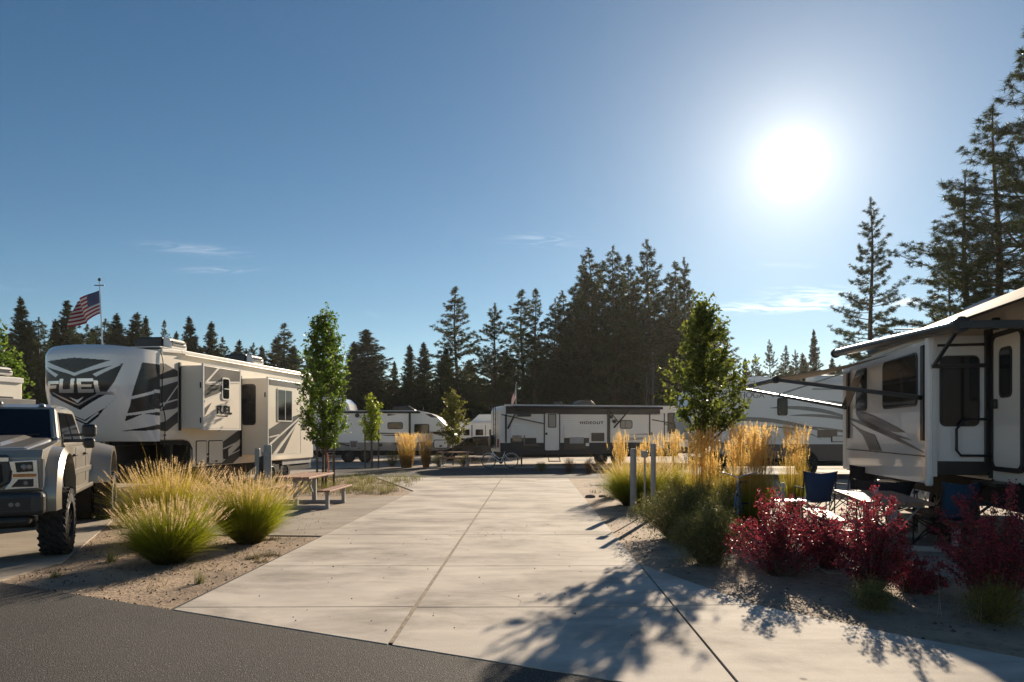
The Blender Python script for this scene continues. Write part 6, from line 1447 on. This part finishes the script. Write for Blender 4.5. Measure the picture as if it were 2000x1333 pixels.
# camp chairs
def camp_chair(label, loc, rz, m='bluefab', w=.58, h=.98, pipe=True, group='camp chairs'):
    """faces +y locally (sitter looks towards +y); back at y=0"""
    r = thing('camp_chair', label, 'chair', loc, rz, group); s = w/2
    g = MB()
    for a, b_ in (((-s, 0, .03), (s, .48, .44)), ((s, 0, .03), (-s, .48, .44)), ((-s, .50, .03), (-s, .04, .46)), ((s, .50, .03), (s, .04, .46)), ((-s, 0, .03), (s, .02, .42)), ((s, 0, .03), (-s, .02, .42)), ((-s, .5, .03), (s, .5, .42)), ((s, .5, .03), (-s, .5, .42))): g.tube([a, b_], .011, 6)
    g.tube([(-s, .0, .03), (-s, -.02, .5), (-s, -.12, h)], .012, 6); g.tube([(s, .0, .03), (s, -.02, .5), (s, -.12, h)], .012, 6)
    g.tube([(-s, .5, .03), (-s, .5, .66)], .012, 6); g.tube([(s, .5, .03), (s, .5, .66)], .012, 6)
    for a in ((-s, 0), (s, 0), (-s, .5), (s, .5)): g.lathe((a[0], a[1], 0), (0, 0, 1), [(.028, 0), (.028, .03)], 8)
    g.build('frame', 'blackm', r)
    vs = []; n = 12
    for j in range(n + 1):
        t = j/n; z = .42 + (h - .42)*t
        ww = s*(.72 + .36*t**1.3) if t > .2 else s*(.80 - .4*t)
        for i in range(n + 1):
            u = -1 + 2*i/n; sag = .05*math.sin(math.pi*t)*(1-u*u) ; zz = z - (.035*(1-abs(u)) if j == n else 0)*(1) + .02*u*u*t
            vs.append((u*ww, -.02 - .12*t - sag + .04*(u*u), zz))
    fs = [(j*(n+1)+i, j*(n+1)+i+1, (j+1)*(n+1)+i+1, (j+1)*(n+1)+i) for j in range(n) for i in range(n)]
    b = MB(); b.v = vs; b.f = fs; b.m = [0]*len(fs); o = b.build('backrest', m, r, smooth=True); sm = o.modifiers.new('solid', 'SOLIDIFY'); sm.thickness = .018
    if pipe:
        q = MB()
        for c in (2, n - 2): q.tube([Vector(vs[j*(n+1)+c]) + Vector((0, -.012, 0)) for j in range(n + 1)], .005, 4)
        q.build('piping', 'piping', o)
    vs = [(u*s*.95, .5*t - .01, .44 - .06*math.sin(math.pi*t)*(1-u*u) - .02*(1-t)) for t in np.linspace(0, 1, 7) for u in np.linspace(-1, 1, 7)]
    b = MB(); b.v = vs; b.f = [(j*7+i, j*7+i+1, (j+1)*7+i+1, (j+1)*7+i) for j in range(6) for i in range(6)]; b.m = [0]*36
    o = b.build('seat', m, r, smooth=True); sm = o.modifiers.new('solid', 'SOLIDIFY'); sm.thickness = .015
    for sx in (-1, 1): MB().box(sx*s - .035, sx*s + .035, -.02, .54, .645, .665).build('armrest', 'blackfab', r, bevel=.008)
    return r
camp_chair('blue camp chair with pale piping seen from behind, right of the narrow reed grass', (5.88, 13.1, .02), R(-8))
camp_chair('black camp chair farthest back, left of the drinking glass', (7.25, 14.2, .02), R(15), 'blackfab', .68, 1.05, False)
camp_chair('low black camp chair directly behind the drinking glass', (6.75, 12.35, .02), R(-35), 'blackfab', .92, .86, False)
camp_chair('teal blue camp chair at the right end of the near picnic table', (6.55, 10.05, .02), R(8), 'tealfab', .62, 1.0, True)
st = thing('side_table', 'small low white side table left of the blue camp chair', 'side table', (5.3, 13.0, .02), 0)
MB().box(-.3, .3, -.2, .2, .42, .445).build('tabletop', 'lighttrim', st, bevel=.008)
for x in (-.26, .26):
    for y in (-.16, .16): MB().bar((x*1.1, y, 0), (x, y, .42), .02).build('leg', 'alu', st)
bo = thing('bottle', 'clear bottle standing on the small white side table', 'bottle', (5.13, 12.92, .465), 0)
MB().lathe((0, 0, 0), (0, 0, 1), [(.035, 0), (.037, .13), (.03, .17), (.015, .2), (.015, .23)], 16).build('body', 'clear', bo, smooth=True)
MB().lathe((0, 0, .23), (0, 0, 1), [(.03, 0), (.045, .04), (.03, .09), (.01, .1)], 12).build('cap', 'lighttrim', bo)
gl = tag(MB().lathe((0, 0, 0), (0, 0, 1), [(.030, 0), (.042, .03), (.044, .08), (.036, .125), (.034, .125), (.041, .08), (.039, .03), (.0, .012)], 20).build('drinking_glass', 'clear', None, smooth=True), 'stemless drinking glass standing on the near picnic table', 'glass', loc=(5.78, 10.85, .757))
wc = tag(MB().box(-.30, .30, -.18, .18, 0, .035).build('laptop_case', 'black', None, bevel=.01), 'flat black case lying on the bench of the near picnic table', 'case', loc=(6.42, 10.3, .462), rz=.2)
tub = thing('folding_table', 'pale folding table in the shade beyond the camp chairs', 'folding table', (8.6, 14.9, .02), R(10))
MB().box(-.5, .5, -.3, .3, .66, .69).build('tabletop', 'lighttrim', tub, bevel=.01)
for x in (-.44, .44): MB().bar((x, -.24, 0), (x, .24, .66), .025).bar((x, .24, 0), (x, -.24, .66), .025).build('leg', 'alu', tub)
bn = thing('storage_bin', 'dark storage tub under the near right trailer', 'storage bin', (7.35, 11.7, .02), R(-13))
MB().add([(-.2,-.3,0),(.2,-.3,0),(.2,.3,0),(-.2,.3,0),(-.25,-.36,.36),(.25,-.36,.36),(.25,.36,.36),(-.25,.36,.36)], [(0,3,2,1),(4,5,6,7),(0,1,5,4),(1,2,6,5),(2,3,7,6),(3,0,4,7)]).build('tub', 'black', bn, bevel=.03)
MB().box(-.27, .27, -.38, .38, .36, .40).build('lid', 'black', bn, bevel=.01)
hc = thing('hose_coil', 'coiled pale cord hanging under the near right trailer beside the teal chair', 'cord', (6.9, 10.6, .35), 0)
c_ = MB()
for k in range(4): c_.tube([(.13*math.cos(R(a)) + .01*k, .02*k, .2*math.sin(R(a)) + .25) for a in range(0, 360, 20)], .009, 5, closed=True)
c_.build('loops', 'piping', hc)
MB().tube([(0, 0, .46), (0, 0, .60)], .008, 5).build('hook', 'blackm', hc)
# two pale stones by the driveway edge
for px, py, l in ((1153, 972, 'flat pale stone at the right edge of the driveway'), (1177, 971, 'small pale stone just right of the flat one')):
    X, Y = gp(px, py); s = .13 if px < 1160 else .10; rr = random.Random(px)
    bm = bmesh.new(); bmesh.ops.create_icosphere(bm, subdivisions=2, radius=1)
    for v in bm.verts: v.co = Vector((v.co.x*s*1.1, v.co.y*s*.8, max(-.02, v.co.z*s*.5)))*rr.uniform(.9, 1.1)
    me = bpy.data.meshes.new('stone'); bm.to_mesh(me); bm.free(); me.materials.append(M['stone']); o = bpy.data.objects.new('stone', me); C.objects.link(o); tag(o, l, 'stone', loc=(X, Y, .02))
# orange hose and power cord beside the left trailer
tag(MB().tube([(-7.0, 25.6, .9), (-6.95, 25.5, 1.0), (-6.86, 25.4, .95), (-6.8, 25.3, .6), (-6.78, 25.2, .02), (-6.5, 25.0, .02)], .02, 6).build('power_cord', 'amber', None), 'orange power cord drooping behind the back of the logo trailer', 'cord')

# ---------------------------------------------------------------- thin haze volume, added to lift the dark woods and veil the sun
hz_ = MB().box(-220, 220, -12, 240, -1.0, 60).build('haze', 'dirt')
hm = bpy.data.materials.new('haze'); hm.use_nodes = True; hn = hm.node_tree.nodes; hn.clear()
ho = hn.new('ShaderNodeOutputMaterial'); hv = hn.new('ShaderNodeVolumePrincipled')
hv.inputs['Color'].default_value = (0.93, 0.90, 0.86, 1); hv.inputs['Density'].default_value = 0.00012; hv.inputs['Anisotropy'].default_value = 0.42
hm.node_tree.links.new(hv.outputs[0], ho.inputs['Volume']); hz_.data.materials.clear(); hz_.data.materials.append(hm)
struct(hz_, 'stuff')
S.cycles.volume_bounces = 0
